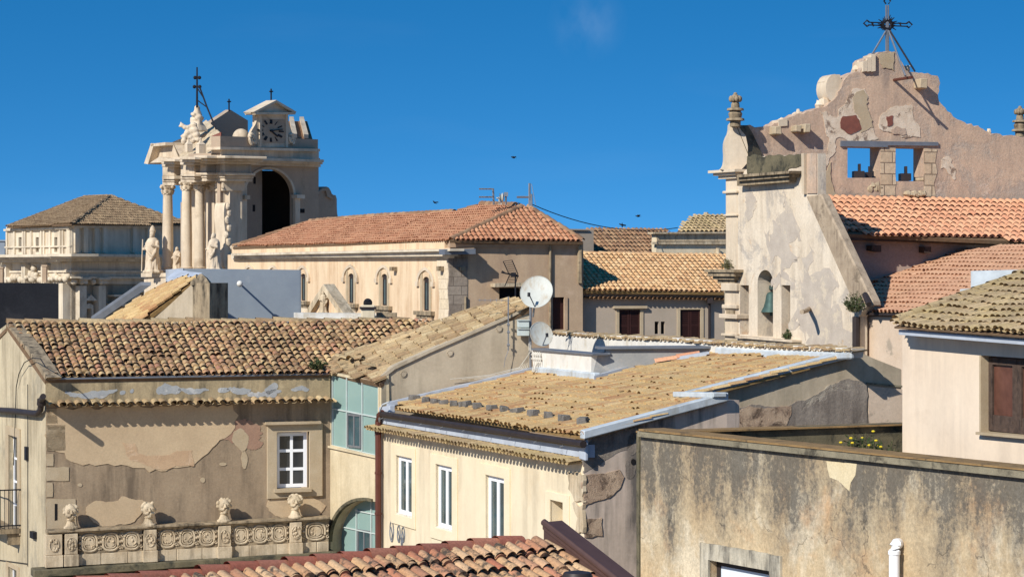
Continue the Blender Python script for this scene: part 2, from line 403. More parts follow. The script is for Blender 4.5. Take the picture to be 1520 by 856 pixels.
def ridge(mb, p0, p1, r=.11, L_=.42, jit=.012, hg=None):
    d = (p1 - p0); n = max(1, int(d.length / L_)); d.normalize(); up = Vector((0, 0, 1)); up = (up - d * up.dot(d)).normalized(); ax = up.cross(d)
    for i in range(n):
        o = p0 + d * (i * L_) + up * random.gauss(0, jit * .6) + ax * random.gauss(0, jit * .6)
        tile_at(mb, o, ax, -d, up, L_ * 1.08, r * .88, r, hg or r * .95, .02, 6)
def tilecourse(mb, w, u0, u1, z0, z1, o0, o1, pitch=.2, r=.085, hg=.07, jit=.01, drop=.05, seg=5, cap=False):
    n = int(abs(u1 - u0) / pitch)
    for i in range(n):
        f = (i + .5) / n; u = u0 + (u1 - u0) * f; z = z0 + (z1 - z0) * f
        dn = (w.n - Vector((0, 0, 1)) * drop).normalized(); up = (Vector((0, 0, 1)) - dn * dn.z).normalized()
        o = w.pt(u + random.gauss(0, jit), z + random.gauss(0, jit * .6), o1 + random.gauss(0, jit))
        tile_at(mb, o, w.d, dn, up, o1 - o0, r * .9, r, hg, 0, seg, cap)
        tile_at(mb, w.pt(u + pitch * .5 * (1 if u1 > u0 else -1), z - .005, o1 - .01), w.d, dn, up, o1 - o0, -r * .8, -r * .8, -.04, 0, 3)
# ================================================================== palette
STONE = S(214, 196, 166); STONE2 = S(190, 168, 136)
M = {}
M['ground'] = simple('ground_dust', (.34, .27, .19, 1), .95, 0, .3, .5)
M['left_wall'] = stucco('ochre_brown_render', S(164, 144, 118), S(148, 128, 104), S(174, 152, 124), 1.2, (.56, .66), S(106, 92, 76), None, 2, .6, .3, .35)
M['left_light'] = stucco('pale_buff_render', S(198, 174, 140), S(184, 160, 128), S(176, 150, 120), 1.3, (.60, .68), None, None, 2, .3, .25, .3)
M['left_orange'] = stucco('orange_plaster', S(194, 164, 130), S(182, 150, 118), S(200, 172, 140), 2, (.56, .62), None, None, 2, .3, .3, .4)
M['left_band'] = stucco('mossy_band_render', S(184, 164, 128), S(160, 142, 110), S(200, 180, 142), 1.6, (.58, .66), S(90, 82, 66), None, 2, .6, .4, .4)
M['blue_flake'] = stucco('blue_grey_flaking_paint', S(176, 176, 172), S(156, 158, 158), S(192, 190, 184), 4, (.55, .62), None, None, 1, .3, .4, .6)
M['side_wall'] = stucco('greyish_buff_render', S(206, 190, 158), S(188, 172, 142), S(170, 158, 134), .9, (.55, .63), S(120, 106, 84), None, 2, .4, .25, .3)
M['stone'] = stucco('limestone', STONE, STONE2, S(176, 158, 128), 2.2, (.58, .68), S(96, 84, 68), None, 2, .45, .3, .4)
M['stained_stone'] = stucco('stained_pale_stone', S(206, 196, 174), S(188, 176, 152), S(160, 148, 128), 2.0, (.54, .64), S(96, 92, 84), None, 2, .7, .35, .4)
M['stone_dark'] = stucco('weathered_stone', S(176, 156, 126), S(150, 132, 106), S(110, 96, 78), 2.5, (.56, .68), S(60, 54, 46), None, 2, .6, .4, .6)
M['quoin'] = stucco('pale_quoin_stone', S(184, 166, 138), S(172, 152, 122), None, 2.2, (.6, .7), None, None, 2, .3, .25, .4)
M['moss'] = stucco('mossy_stone', S(120, 110, 86), S(92, 86, 68), S(64, 62, 52), 3, (.5, .62), None, None, 2, .3, .5, .6)
M['cream'] = stucco('cream_plaster', S(228, 212, 180), S(222, 204, 172), S(214, 194, 160), .8, (.60, .72), S(176, 160, 134), None, 2, .4, .1, .12)
M['cream_stone'] = stucco('cream_surround', S(230, 214, 182), S(222, 204, 170), None, 2, (.6, .7), None, None, 1, .2, .15, .2)
M['cream_arch'] = stucco('cream_worn_plaster', S(212, 196, 164), S(198, 180, 146), S(180, 162, 130), 1.0, (.60, .72), S(150, 134, 104), None, 2, .4, .2, .2)
M['mauve'] = stucco('mauve_grey_plaster', S(204, 184, 166), S(188, 170, 152), S(176, 158, 142), .8, (.56, .70), S(96, 90, 84), None, 2, .8, .15, .2)
M['rough_grey'] = stucco('rough_grey_render', S(160, 148, 134), S(136, 124, 112), S(176, 164, 146), 1.5, (.58, .66), S(86, 78, 72), None, 2, .5, .4, .9)
M['grey_gable'] = stucco('grey_cement_render', S(194, 178, 152), S(176, 160, 136), S(204, 188, 162), .9, (.58, .68), S(140, 126, 104), None, 2, .4, .2, .2)
M['rubble'] = stucco('exposed_rubble', S(200, 174, 146), S(156, 130, 108), S(104, 86, 72), 4, (.52, .62), None, None, 1, .3, .5, 1.0)
def stained_mat():
    m, t, bs = newmat('stained_ochre_wall', .93)
    p = pos_off(t, (3, 7, 1)); g = t.nodes.new('ShaderNodeNewGeometry'); sx = t.nodes.new('ShaderNodeSeparateXYZ'); t.links.new(g.outputs['Position'], sx.inputs[0]); z = sx.outputs[2]
    c = mix(t, rng(t, noise_n(t, p, .8, 9, .66), .32, .68), S(214, 194, 158), S(194, 166, 126))
    c = mix(t, rng(t, noise_n(t, pos_off(t, (9, 2, 4), (1, 1, .7)), .9, 10, .7, .5), .50, .60, 0, .8), c, S(224, 208, 178))
    c = mix(t, rng(t, noise_n(t, pos_off(t, (19, 2, 4)), .7, 10, .68, .3), .54, .66, 0, .7), c, S(206, 162, 116))
    wob = mth(t, 'ADD', z, rng(t, noise_n(t, pos_off(t, (5, 8, 1), (1, 1, .35)), 1.0, 8, .66), .25, .75, -1.1, 1.1))
    gate = rng(t, wob, 12.4, 14.7)
    st = rng(t, noise_n(t, pos_off(t, (8, 3, 1), (1, 1, .16)), 2.2, 10, .7), .34, .68)
    mo = rng(t, noise_n(t, pos_off(t, (2, 5, 9), (1, 1, .6)), 1.7, 12, .74), .36, .66)
    fs = rng(t, noise_n(t, pos_off(t, (2, 1, 3)), 11, 10, .8), .38, .62)
    k = mth(t, 'MULTIPLY', mth(t, 'ADD', mth(t, 'MULTIPLY', st, .85), mth(t, 'MULTIPLY', mo, .6)), gate)
    k = mth(t, 'MULTIPLY', k, mth(t, 'ADD', mth(t, 'MULTIPLY', fs, .8), .55))
    k = mth(t, 'ADD', k, mth(t, 'MULTIPLY', mth(t, 'MULTIPLY', rng(t, wob, 13.6, 14.9), .5), mth(t, 'ADD', mth(t, 'MULTIPLY', fs, .6), .4)))
    k2 = rng(t, noise_n(t, pos_off(t, (31, 5, 2), (1, 1, .8)), 1.1, 12, .74, .4), .56, .68, 0, .6)
    k2 = mth(t, 'MULTIPLY', k2, mth(t, 'ADD', mth(t, 'MULTIPLY', fs, .7), .3))
    cl = t.nodes.new('ShaderNodeClamp'); t.links.new(mth(t, 'MAXIMUM', k, k2), cl.inputs[0]); cl.inputs[2].default_value = .88
    c = mix(t, cl.outputs[0], c, S(88, 84, 78))
    v = t.nodes.new('ShaderNodeTexVoronoi'); v.feature = 'DISTANCE_TO_EDGE'; v.inputs['Scale'].default_value = .55
    w_ = t.nodes.new('ShaderNodeVectorMath'); w_.operation = 'ADD'; nn = t.nodes.new('ShaderNodeTexNoise'); nn.inputs['Scale'].default_value = 1.6; nn.inputs['Detail'].default_value = 9; t.links.new(p, nn.inputs[0]); t.links.new(p, w_.inputs[0]); t.links.new(nn.outputs[1], w_.inputs[1]); t.links.new(w_.outputs[0], v.inputs[0])
    c = mix(t, mth(t, 'MULTIPLY', rng(t, v.outputs[0], 0, .008, .7, 0), rng(t, mo, .3, .6)), c, (.06, .05, .04, 1))
    sp = rng(t, noise_n(t, pos_off(t, (1, 1, 5)), 16, 9, .85), .36, .64, .66, 1.16); spc = t.nodes.new('ShaderNodeCombineColor'); [t.links.new(sp, spc.inputs[i]) for i in range(3)]
    c = mix(t, 1.0, c, spc.outputs[0], 'MULTIPLY'); t.links.new(c, bs.inputs['Base Color'])
    bp = t.nodes.new('ShaderNodeBump'); bp.inputs['Strength'].default_value = .3; bp.inputs['Distance'].default_value = .05; t.links.new(noise_n(t, p, 6, 12, .75), bp.inputs['Height']); t.links.new(bp.outputs[0], bs.inputs['Normal'])
    return m
M['stain_wall'] = stained_mat()
M['coping'] = stucco('lichened_coping', S(150, 140, 116), S(118, 110, 92), S(84, 78, 66), 3, (.54, .64), None, None, 1, .3, .5, .6)
M['buttress'] = stucco('buttress_rough_coping', S(186, 166, 140), S(164, 144, 120), S(134, 118, 98), 2.5, (.56, .66), S(110, 94, 78), None, 1, .4, .4, .7)
M['rust_plaster'] = stucco('dark_rust_plaster', S(162, 130, 108), S(150, 118, 98), None, 2, (.6, .7), None, None, 1, .3, .3, .3)
M['coping_top'] = stucco('brown_lichen_coping', S(160, 128, 84), S(136, 108, 72), S(100, 84, 62), 3, (.54, .64), None, None, 1, .3, .5, .5)
M['pink'] = stucco('pale_pink_plaster', S(230, 210, 184), S(222, 200, 174), S(212, 190, 164), .6, (.6, .7), S(186, 168, 148), None, 2, .35, .08, .08)
M['pink_old'] = stucco('old_pink_plaster', S(214, 192, 168), S(202, 178, 152), S(170, 154, 134), 1.2, (.57, .63), None, None, 2, .3, .25, .3)
M['palace'] = stucco('warm_cream_render', S(226, 202, 168), S(218, 190, 154), None, .6, (.6, .7), S(178, 142, 108), None, 2, .45, .12, .1)
M['brown'] = stucco('brown_render', S(190, 164, 134), S(172, 146, 118), S(200, 174, 146), .8, (.58, .70), S(144, 118, 100), None, 2, .3, .2, .2)
M['grey_house'] = stucco('grey_taupe_render', S(174, 158, 140), S(162, 148, 130), None, .7, (.6, .7), None, None, 2, .3, .12, .12)
M['church'] = stucco('peeling_church_plaster', S(226, 210, 186), S(214, 196, 170), S(190, 178, 162), .9, (.54, .60), S(156, 138, 118), None, 2, .35, .3, .5, S(212, 186, 156), (.61, .66))
M['church_gable'] = stucco('terracotta_washed_plaster', S(208, 178, 150), S(186, 158, 134), S(178, 160, 142), .8, (.52, .62), S(150, 132, 118), None, 2, .5, .4, .9, S(220, 198, 176), (.60, .70))
M['church_peel'] = stucco('exposed_pale_masonry', S(226, 208, 184), S(200, 178, 152), S(140, 118, 100), 3.5, (.55, .63), None, None, 1, .3, .45, 1.0)
M['brick'] = stucco('red_brick', S(136, 84, 70), S(116, 72, 62), S(160, 120, 100), 4, (.58, .66), None, None, 1, .3, .4, .7)
M['cath'] = stucco('cathedral_limestone', S(220, 202, 176), S(204, 184, 156), S(180, 160, 134), .5, (.58, .68), S(130, 112, 94), None, 2, .3, .18, .25)
M['cath_side'] = stucco('shade_toned_plain_render', S(180, 158, 134), S(166, 146, 124), S(156, 138, 116), .5, (.58, .68), None, None, 2, .3, .2, .2)  # albedo lowered so the tower side's shade is partly in the colour
M['far_church'] = stucco('far_limestone', S(222, 208, 184), S(206, 190, 164), S(184, 168, 144), .4, (.58, .68), S(140, 124, 104), None, 2, .35, .15, .15)
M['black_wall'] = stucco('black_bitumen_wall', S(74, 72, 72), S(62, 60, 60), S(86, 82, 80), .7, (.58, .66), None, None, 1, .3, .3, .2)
M['blue_wall'] = stucco('blue_grey_painted_wall', S(144, 152, 158), S(132, 140, 148), S(156, 160, 162), .8, (.6, .7), None, None, 1, .3, .06, .15)
M['white'] = simple('white_paint', S(220, 214, 202), .7, 0, .15, 3, S(190, 178, 156))
M['white_pvc'] = simple('white_window_frame', S(240, 240, 240), .35, 0, .03, 3)
M['flash'] = simple('white_roof_sheeting', S(190, 196, 198), .55, 0, .28, 2, S(158, 158, 152))
M['flash_blue'] = simple('pale_blue_flashing', S(178, 184, 192), .5, 0, .15, 2, S(150, 154, 158))
M['lead'] = simple('grey_lead', S(120, 124, 130), .5, .3, .2, 3)
M['gutter'] = simple('dark_gutter', S(58, 50, 48), .5, .2, .25, 3)
M['rust_pipe'] = simple('brown_downpipe', S(96, 56, 46), .5, .1, .2, 3)
M['iron'] = simple('dark_iron', S(46, 46, 50), .55, .5, .3, 6)
M['steel'] = simple('galvanised_steel', S(150, 152, 154), .45, .6, .2, 6)
M['dish'] = simple('dish_offwhite', S(188, 188, 178), .5, 0, .1, 5, S(170, 156, 134))
M['box'] = simple('grey_green_box', S(186, 194, 188), .5, 0, .1, 4)
M['wood'] = simple('weathered_wood', S(84, 68, 58), .8, 0, .4, 9, S(50, 42, 38), .3)
M['shutter'] = simple('dark_brown_shutter', S(58, 32, 28), .6, 0, .2, 5)
M['dark'] = simple('dark_interior', (.012, .011, .012, 1), .95, 0, .2, 1)
M['glass'] = glass('window_glass')
M['glass_blue'] = glass('greenish_glass', (.035, .06, .065, 1), .08)
M['teal'] = simple('teal_glazing', S(134, 158, 150), .12, 0, .07, 1.2)
M['teal'].node_tree.nodes['Principled BSDF'].inputs['Specular IOR Level'].default_value = .5
M['bell'] = simple('green_bronze', S(70, 92, 86), .6, .3, .25, 8)
M['mortar'] = simple('roof_mortar', S(120, 96, 72), .95, 0, .35, 6)
M['mortar_gold'] = simple('gold_roof_mortar', S(150, 120, 76), .95, 0, .35, 6)
M['rock'] = simple('grey_stone_block', S(122, 116, 108), .95, 0, .35, 9, S(84, 78, 70), .6)
M['metal_brown'] = simple('brown_ridge_metal', S(88, 66, 60), .5, .1, .2, 3)
M['leaf'] = simple('plant_leaf', (.06, .085, .03, 1), .7, 0, .5, 9)
M['leaf_dry'] = simple('dry_weed', (.13, .12, .05, 1), .8, 0, .5, 9)
M['flower'] = simple('yellow_flower', (.75, .55, .03, 1), .6, 0, .1, 9)
M['cable_w'] = simple('pale_cable', S(206, 200, 186), .6, 0, .1, 5)
M['bird'] = simple('dark_feathers', (.02, .02, .022, 1), .8, 0, .2, 5)
M['board'] = simple('red_brown_curtain', S(98, 64, 52), .25, 0, .5, 2)
# tiles
M['t_left'] = tilemat('mottled_coppi', [S(144, 108, 82), S(198, 166, 118), S(172, 126, 96), S(206, 178, 130), S(186, 144, 106), S(150, 120, 90), S(200, 170, 122), S(178, 128, 100), S(204, 174, 126), S(158, 122, 94)], S(88, 74, 62), (.56, .70), 5, None, .25)
M['t_gold'] = tilemat('golden_coppi', [S(196, 164, 114), S(204, 174, 124), S(186, 152, 104), S(200, 168, 116), S(174, 130, 90), S(204, 174, 126)], S(140, 106, 80), (.58, .72), 5, None, .12)
M['t_stair'] = tilemat('buff_coppi', [S(190, 164, 122), S(176, 148, 108), S(202, 178, 136), S(158, 128, 94), S(196, 170, 128), S(170, 138, 102)], S(104, 92, 74), (.54, .68), 6, None, .25)
M['t_front'] = tilemat('near_coppi', [S(198, 160, 118), S(182, 138, 102), S(206, 174, 134), S(176, 112, 86), S(192, 152, 112), S(164, 118, 92), S(200, 166, 124)], S(82, 72, 62), (.52, .61), 5, None, .15)
M['t_ridge'] = tilemat('red_ridge_coppi', [S(180, 108, 84), S(166, 98, 78), S(192, 128, 100), S(158, 98, 80), S(186, 116, 90)], S(120, 98, 82), (.60, .70), 6, None, .2)
M['t_orange'] = tilemat('orange_clay_tiles', [S(220, 164, 126), S(212, 154, 118), S(224, 170, 132), S(206, 146, 112)], S(170, 120, 94), (.62, .74), 3, None, .08)
M['t_orange2'] = tilemat('dull_orange_tiles', [S(208, 160, 126), S(200, 150, 116), S(212, 166, 130), S(194, 144, 112)], S(166, 128, 104), (.60, .72), 3, None, .12)
M['t_lich'] = tilemat('lichened_coppi', [S(188, 164, 126), S(174, 148, 112), S(198, 172, 132), S(160, 136, 104)], S(116, 102, 82), (.54, .68), 7, S(190, 166, 116), .2)
M['t_grey'] = tilemat('gold_far_coppi', [S(220, 178, 128), S(210, 166, 118), S(226, 188, 140), S(198, 152, 108)], S(160, 106, 72), (.64, .72), 2, None, .1)
M['t_lc'] = tilemat('church_far_coppi', [S(160, 134, 102), S(144, 118, 90), S(172, 146, 112), S(130, 106, 80)], S(104, 88, 70), (.56, .68), 2, None, .15)
M['t_palace'] = tilemat('palace_coppi', [S(196, 140, 104), S(184, 126, 92), S(204, 152, 114), S(172, 116, 86)], S(140, 100, 78), (.58, .70), 3, None, .12)
M['t_far'] = tilemat('far_brown_coppi', [S(160, 124, 92), S(140, 106, 80), S(172, 138, 104), S(124, 94, 74)], S(96, 78, 62), (.56, .68), 2, None, .15)

G0 = lambda w, px: Vector(w.pt(w.u(px), 0))
# ================================================================== helpers for buildings
def uvrect(w, x0, y0, x1, y1, o=0): return w.R(x0, y0, x1, y1, o)
def ground_close(uv_top): return list(uv_top) + [(uv_top[-1][0], 0.0), (uv_top[0][0], 0.0)]
def wallp(name, parent, w, top_px, mat, holes=(), th=.35, jg=0, o=0, base=0.0):
    t = w.q(top_px, o)
    if jg: t = jag(t, jg, .3, False)
    uv = t + [(t[-1][0], base), (t[0][0], base)]
    return part(name, MB().slab(w, uv, o - th, o, holes), mat, parent, smooth=0)
def patches(name, parent, w, polys, mat, o0=-.05, o1=.006):
    for p in polys: o = part(name, MB().slab(w, p, o0, o1), mat, parent, smooth=0)
    return o
def rectuv(u0, u1, z0, z1): return [(u0, z1), (u1, z1), (u1, z0), (u0, z0)]
def bars(mb, w, u0, u1, z0, z1, cols, rows, fw, o0, o1, edge=None):
    e = edge or fw
    for a, b in ((u0, u0 + e), (u1 - e, u1)): mb.slab(w, rectuv(a, b, z0, z1), o0, o1)
    for a, b in ((z0, z0 + e), (z1 - e, z1)): mb.slab(w, rectuv(u0 + e, u1 - e, a, b), o0, o1 - .001)
    for i in range(1, cols):
        c = u0 + (u1 - u0) * i / cols; mb.slab(w, rectuv(c - fw / 2, c + fw / 2, z0 + e, z1 - e), o0, o1 - .002)
    for j in range(1, rows):
        c = z0 + (z1 - z0) * j / rows; mb.slab(w, rectuv(u0 + e, u1 - e, c - fw / 2, c + fw / 2), o0, o1 - .004)
def window(parent, w, uv, cols, rows, fmat, gmat, fw=.055, dep=-.14, edge=None, backmat=None, name='window'):
    us = [p[0] for p in uv]; zs = [p[1] for p in uv]; u0, u1, z0, z1 = min(us), max(us), min(zs), max(zs)
    mb = MB(); bars(mb, w, u0 + .003, u1 - .003, z0 + .003, z1 - .003, cols, rows, fw, dep - .05, dep, edge)
    f = part(name, mb, fmat, parent, smooth=0)
    part('pane', MB().slab(w, rectuv(u0 + .02, u1 - .02, z0 + .02, z1 - .02), dep - .036, dep - .022), gmat, f, smooth=0)
    return f, (u0, u1, z0, z1)
def surround(parent, w, uvo, uvi, mat, o=.06, name='surround', jg=0):
    if jg: uvo = jag(uvo, jg, .2)
    return part(name, MB().slab(w, uvo, -.03, o, [uvi]), mat, parent, smooth=0, bevel=.008)
# ================================================================== GROUND
g = MB(); g.add([(-9000, -9000, 0), (9000, -9000, 0), (9000, 9000, 0), (-9000, 9000, 0)], [[0, 1, 2, 3]])
gm = bpy.data.meshes.new('ground'); gm.from_pydata([tuple(v) for v in g.v], [], g.f); gm.materials.append(M['ground']); go = bpy.data.objects.new('ground', gm); COL.objects.link(go); go['kind'] = 'structure'
sm_ = bpy.data.meshes.new('sea'); sm_.from_pydata([(-9000, 420, .05), (9000, 420, .05), (9000, 9000, .05), (-9000, 9000, .05)], [], [[0, 1, 2, 3]]); sm_.materials.append(simple('sea_water', S(40, 84, 120), .25, 0, .2, .02)); sea = bpy.data.objects.new('sea', sm_); COL.objects.link(sea); sea['kind'] = 'structure'

# ================================================================== LEFT HOUSE
WF = wpx(68, 57, 490, 59.1); WS = wpx(68, 57, 10, 60.6)
LH = thing('town_house', 'brown rendered house with mottled tile roof and a blue flaking band under its eave', 'house', G0(WF, 68))
wopen = WF.R(409.5, 640, 461, 726)
wallp('front_wall', LH, WF, [(68, 600), (490, 594)], M['left_wall'], [wopen])
# plaster fields
lt = WF.q([(70, 606), (345, 600), (349, 634), (334, 650), (315, 664), (300, 678), (288, 689), (262, 694), (238, 699), (207, 694), (180, 689), (150, 689), (114, 687), (98, 680), (96, 672), (70, 668)])
patches('pale_render', LH, WF, [jag(lt, .035, .12), blob(WF.u(172), WF.z(172, 757), .75, .30, 3, 40), blob(WF.u(440), WF.z(440, 752), .75, .25, 8, 40)], M['left_light'], o1=.018)
patches('orange_render', LH, WF, [ragged(WF.q([(180, 655), (200, 655), (206, 670), (232, 676), (286, 668), (287, 690), (262, 692), (238, 697), (212, 690), (190, 678)]), .09)], M['left_orange'], o1=.024)
patches('rust_render', LH, WF, [blob(WF.u(366), WF.z(366, 640), .42, .45, 5, 30, .5)], M['rust_plaster'], o1=.010)
patches('flaked_plaster', LH, WF, [blob(WF.u(357), WF.z(357, 655), .16, .25, 9, 30, .6), blob(WF.u(362), WF.z(362, 680), .07, .22, 4, 30, .6), blob(WF.u(331), WF.z(331, 688), .09, .04, 2, 20), blob(WF.u(300), WF.z(300, 712), .06, .06, 6, 20), blob(WF.u(118), WF.z(118, 719), .05, .04, 7, 14)], M['quoin'], o1=.014)
patches('quoin', LH, WF, [jag(WF.q(b), .008, .12) for b in ([(69, 630), (97, 630), (97, 668), (69, 668)], [(69, 673), (79, 673), (79, 691), (69, 691)], [(69, 693), (102, 693), (102, 713), (69, 713)], [(69, 716), (78, 716), (78, 737), (69, 737)], [(69, 740), (112, 740), (113, 787), (69, 787)], [(69, 606), (84, 606), (86, 628), (69, 628)])], M['quoin'], o1=.018)
b = MB(); b.slab(WF, WF.q([(81, 747), (85, 747), (85, 771), (81, 772)]), .019, .024); part('wall_slot', b, M['dark'], LH)
# band + tile course + gutter strip
b = MB(); b.slab(WF, WF.q([(68, 562.5), (490, 555), (490, 594), (68, 601)], .06), -.25, .06); part('eave_band', b, M['left_band'], LH, smooth=0)
fl = []
for x0, x1, ym, hh in ((96, 172, 582, 6), (178, 187, 582, 4), (194, 200, 583, 4), (232, 268, 580, 8), (262, 312, 580, 5), (322, 340, 578, 4), (340, 372, 579, 7), (366, 420, 582, 7), (398, 415, 576, 8), (432, 458, 577, 4)):
    c = (x0 + x1) / 2; hw = (x1 - x0) / 2; fl.append(blob(WF.u(c, .06), WF.z(c, ym, .06), WF.u(x1, .06) - WF.u(c, .06), hh * .013, c * .13, 34, 1.1))
patches('flaking_paint', LH, WF, fl, M['blue_flake'], o0=.03, o1=.066)
b = MB(); tilecourse(b, WF, WF.u(69), WF.u(490), WF.z(69, 600), WF.z(490, 593), -.02, .46, .2, .09, .07, .012, .12)
part('tile_course', b, M['t_stair'], LH)
b = MB(); b.slab(WF, WF.q([(68, 561), (490, 553.5), (490, 556.0), (68, 563.5)], .14), -.05, .14); part('gutter', b, M['lead'], LH, smooth=0)
# roof
PR1 = Pl(P(68, 560, 57), P(490, 552, 59.1), P(10, 480, 60.6))
r1 = [PR1.hit(*p) for p in ((67, 562), (488, 554), (560, 524), (650, 478), (610, 477.5), (9, 480.5))]
roofL = roof(LH, r1, M['t_left'], M['mortar'], .178, .275, .078, .066, .015, .034, cap=.4)
b = MB(); ridge(b, PR1.hit(9, 480.5), PR1.hit(612, 477.5), .12, .45, .02); part('ridge_cap', b, M['t_stair'], roofL)
b = MB(); b.prism([p + Vector((0, 0, -.1)) for p in (r1[5], r1[4], r1[4] + Vector((.6, 3.4, -1.0)), r1[5] + Vector((-1.6, 3.4, -1.0)))], Vector((0, 0, -.1))); part('rear_roof', b, M['mortar'], LH)
# gable side
so_ = WS.R(14, 645, 27.5, 782)
lowo = WS.R(13, 840, 26, 900)
gt = [(68, 561), (40, 519), (10, 481), (-70, 541)]
wallp('gable_wall', LH, WS, gt, M['side_wall'], [so_, lowo])
b = MB(); b.slab(WS, WS.q([(70, 560), (41, 517), (10, 479), (10, 483.5), (39.5, 522), (67, 563)], .06), -.3, .06); part('gable_coping', b, M['stone_dark'], LH, smooth=0)
f, q_ = window(LH, WS, so_, 2, 4, M['white_pvc'], M['glass'], .05, -.1)
surround(LH, WS, WS.R(10, 631, 31, 785), so_, M['quoin'], .04)
window(LH, WS, lowo, 2, 1, M['white_pvc'], M['glass'], .05, -.1)
surround(LH, WS, WS.R(10, 832, 29, 905), lowo, M['quoin'], .03)
# small balcony with railing
bl = MB(); uA, uB = WS.u(31), WS.u(-14); zb = WS.z(20, 779); bl.slab(WS, rectuv(uA, uB, zb - .12, zb), -.02, .55)
for uu in (uA + .12, uB - .12): bl.slab(WS, [(uu - .06, zb - .12), (uu + .06, zb - .12), (uu + .05, zb - .4), (uu - .05, zb - .4)], -.02, .3)
bp_ = part('balcony', bl, M['stone_dark'], LH, smooth=0)
b = MB()
for zz in (zb + .08, zb + .95): b.tube([WS.pt(uA, zz, 0), WS.pt(uA, zz, .5), WS.pt(uB, zz, .5)], .018, 5)
nb = 14
for i in range(nb + 1):
    u = uA + (uB - uA) * i / nb; b.tube([WS.pt(u, zb, .5), WS.pt(u, zb + .95, .5)], .009, 5)
for i in range(1, 5): b.tube([WS.pt(uA, zb, .1 * i), WS.pt(uA, zb + .95, .1 * i)], .009, 5)
part('railing', b, M['iron'], bp_)
# gutter pipe at the corner, cables
b = MB(); b.tube([WS.p3(-8, 608, .12), WS.p3(20, 609.5, .12), WS.p3(50, 613, .12), WS.p3(56, 613, .12), WS.p3(60, 608, .12), WS.p3(61, 600, .12), WS.p3(61, 594, .12)], .075, 10)
b.tube([WS.p3(61, 601, .12), WS.p3(61.5, 592, .12)], .10, 10); b.tube([WS.p3(61, 594, .12), WS.p3(64, 588, .3)], .07, 10)
part('waste_pipe', b, M['gutter'], LH)
b = MB(); b.tube([WS.p3(20, 690, .02), WS.p3(22, 640, .04), WS.p3(24, 575, .05), WS.p3(28, 555, .08), WS.p3(36, 538, .12), WS.p3(48, 531, .2), WS.p3(60, 532, .3), WS.p3(68, 545, .3)], .012, 5)
b.tube([WS.p3(41, 570, .03), WS.p3(41, 840, .03)], .010, 5); b.tube([WS.p3(-5, 830, .03), WS.p3(40, 836, .03)], .010, 5); b.slab(WS, WS.R(39.5, 662, 42.5, 682), -.01, .06); b.slab(WS, WS.R(50, 787, 55, 797), -.01, .1)
part('cable', b, M['iron'], LH)
# stone window
window(LH, WF, WF.R(411, 642, 457, 724), 2, 3, M['white_pvc'], M['glass'], .07, -.10, .085)
sr = surround(LH, WF, WF.q([(396, 630), (478, 627), (478, 735), (396, 740)]), WF.R(410.5, 641, 458.5, 725), M['quoin'], .07)
b = MB(); b.slab(WF, WF.q([(395, 626.5), (477, 625), (477, 628.5), (395, 630.5)], .2), -.02, .2); b.slab(WF, WF.R(408, 726, 463, 731, .2), -.15, .17); part('sill', b, M['quoin'], sr, smooth=0)
# ledge under the balustrade
b = MB(); b.slab(WF, WF.q([(50, 846), (500, 818), (500, 826), (50, 858)], .55), -.05, .55); b.slab(WF, WF.q([(60, 858), (500, 828), (500, 834), (60, 868)], .4), -.05, .4)
part('cornice_ledge', b, M['moss'], LH, smooth=0, bevel=.02)
# ---------------------------------------------------------------- balustrade
BW = Wall(WF.pt(0, 0, .32), WF.pt(WF.u(490), 0, .32))
BL = thing('stone_balustrade', 'carved stone balustrade with oval relief panels and grotesque heads, below the brown rendered wall', 'balustrade', WF.pt(WF.u(70), WF.z(70, 846), .3))
zt0, zt1 = BW.z(72, 786.5), BW.z(487, 765.5); zb0, zb1 = BW.z(68, 841), BW.z(488, 819)
U0, U1 = BW.u(69), BW.u(488)
def zl(za, zb_, u): return za + (zb_ - za) * (u - U0) / (U1 - U0)
def bquad(u0, u1, fa, fb):   # fractions of height (0 base..1 top)
    z = lambda u, f: zl(zb0, zb1, u) + (zl(zt0, zt1, u) - zl(zb0, zb1, u)) * f
    return [(u0, z(u0, fb)), (u1, z(u1, fb)), (u1, z(u1, fa)), (u0, z(u0, fa))]
b = MB(); b.slab(BW, bquad(U0, U1, .93, 1.0), -.30, .14); b.slab(BW, bquad(U0, U1, .89, .93), -.25, .09); part('handrail', b, M['stone_dark'], BL, smooth=0, bevel=.012)
b = MB()
us = [U0] + [BW.u(x) for x in (150, 190, 262, 300, 370, 410, 470)] + [U1]
for i in range(len(us) - 1): b.slab(BW, bquad(us[i] + .004, us[i + 1] - .004, 0, .30), -.2, .03)
part('plinth', b, M['stone'], BL, smooth=0, bevel=.012)
pr = [(66, 93), (94.2, 116), (211.5, 233), (322, 343), (428, 448)]
for i, (xa, xb) in enumerate(pr):
    b = MB(); u0, u1 = BW.u(xa), BW.u(xb); b.slab(BW, bquad(u0, u1, 0, .32), -.2, .16); b.slab(BW, bquad(u0 + .02, u1 - .02, .32, .89), -.2, .11)
    p_ = part('pier', b, M['stone'], BL, smooth=0, bevel=.012)
    b = MB(); c = bquad(u0, u1, .4, .82); uc = (u0 + u1) / 2; zc = (c[0][1] + c[3][1]) / 2; hh = (c[0][1] - c[3][1]) / 2
    ring = [BW.pt(uc + .11 * math.cos(t_ * math.pi / 8), zc + hh * .85 * math.sin(t_ * math.pi / 8), .115) for t_ in range(16)]
    b.tube(ring, .018, 5, True)
    for k in range(14): b.ball(BW.pt(uc + random.uniform(-.07, .07), zc + random.uniform(-.7, .7) * hh, .11), random.uniform(.02, .04), 6, 4)
    part('relief', b, M['stone'], p_)
segs = [(117, 211), (233.5, 322), (343.5, 428), (448.5, 488)]
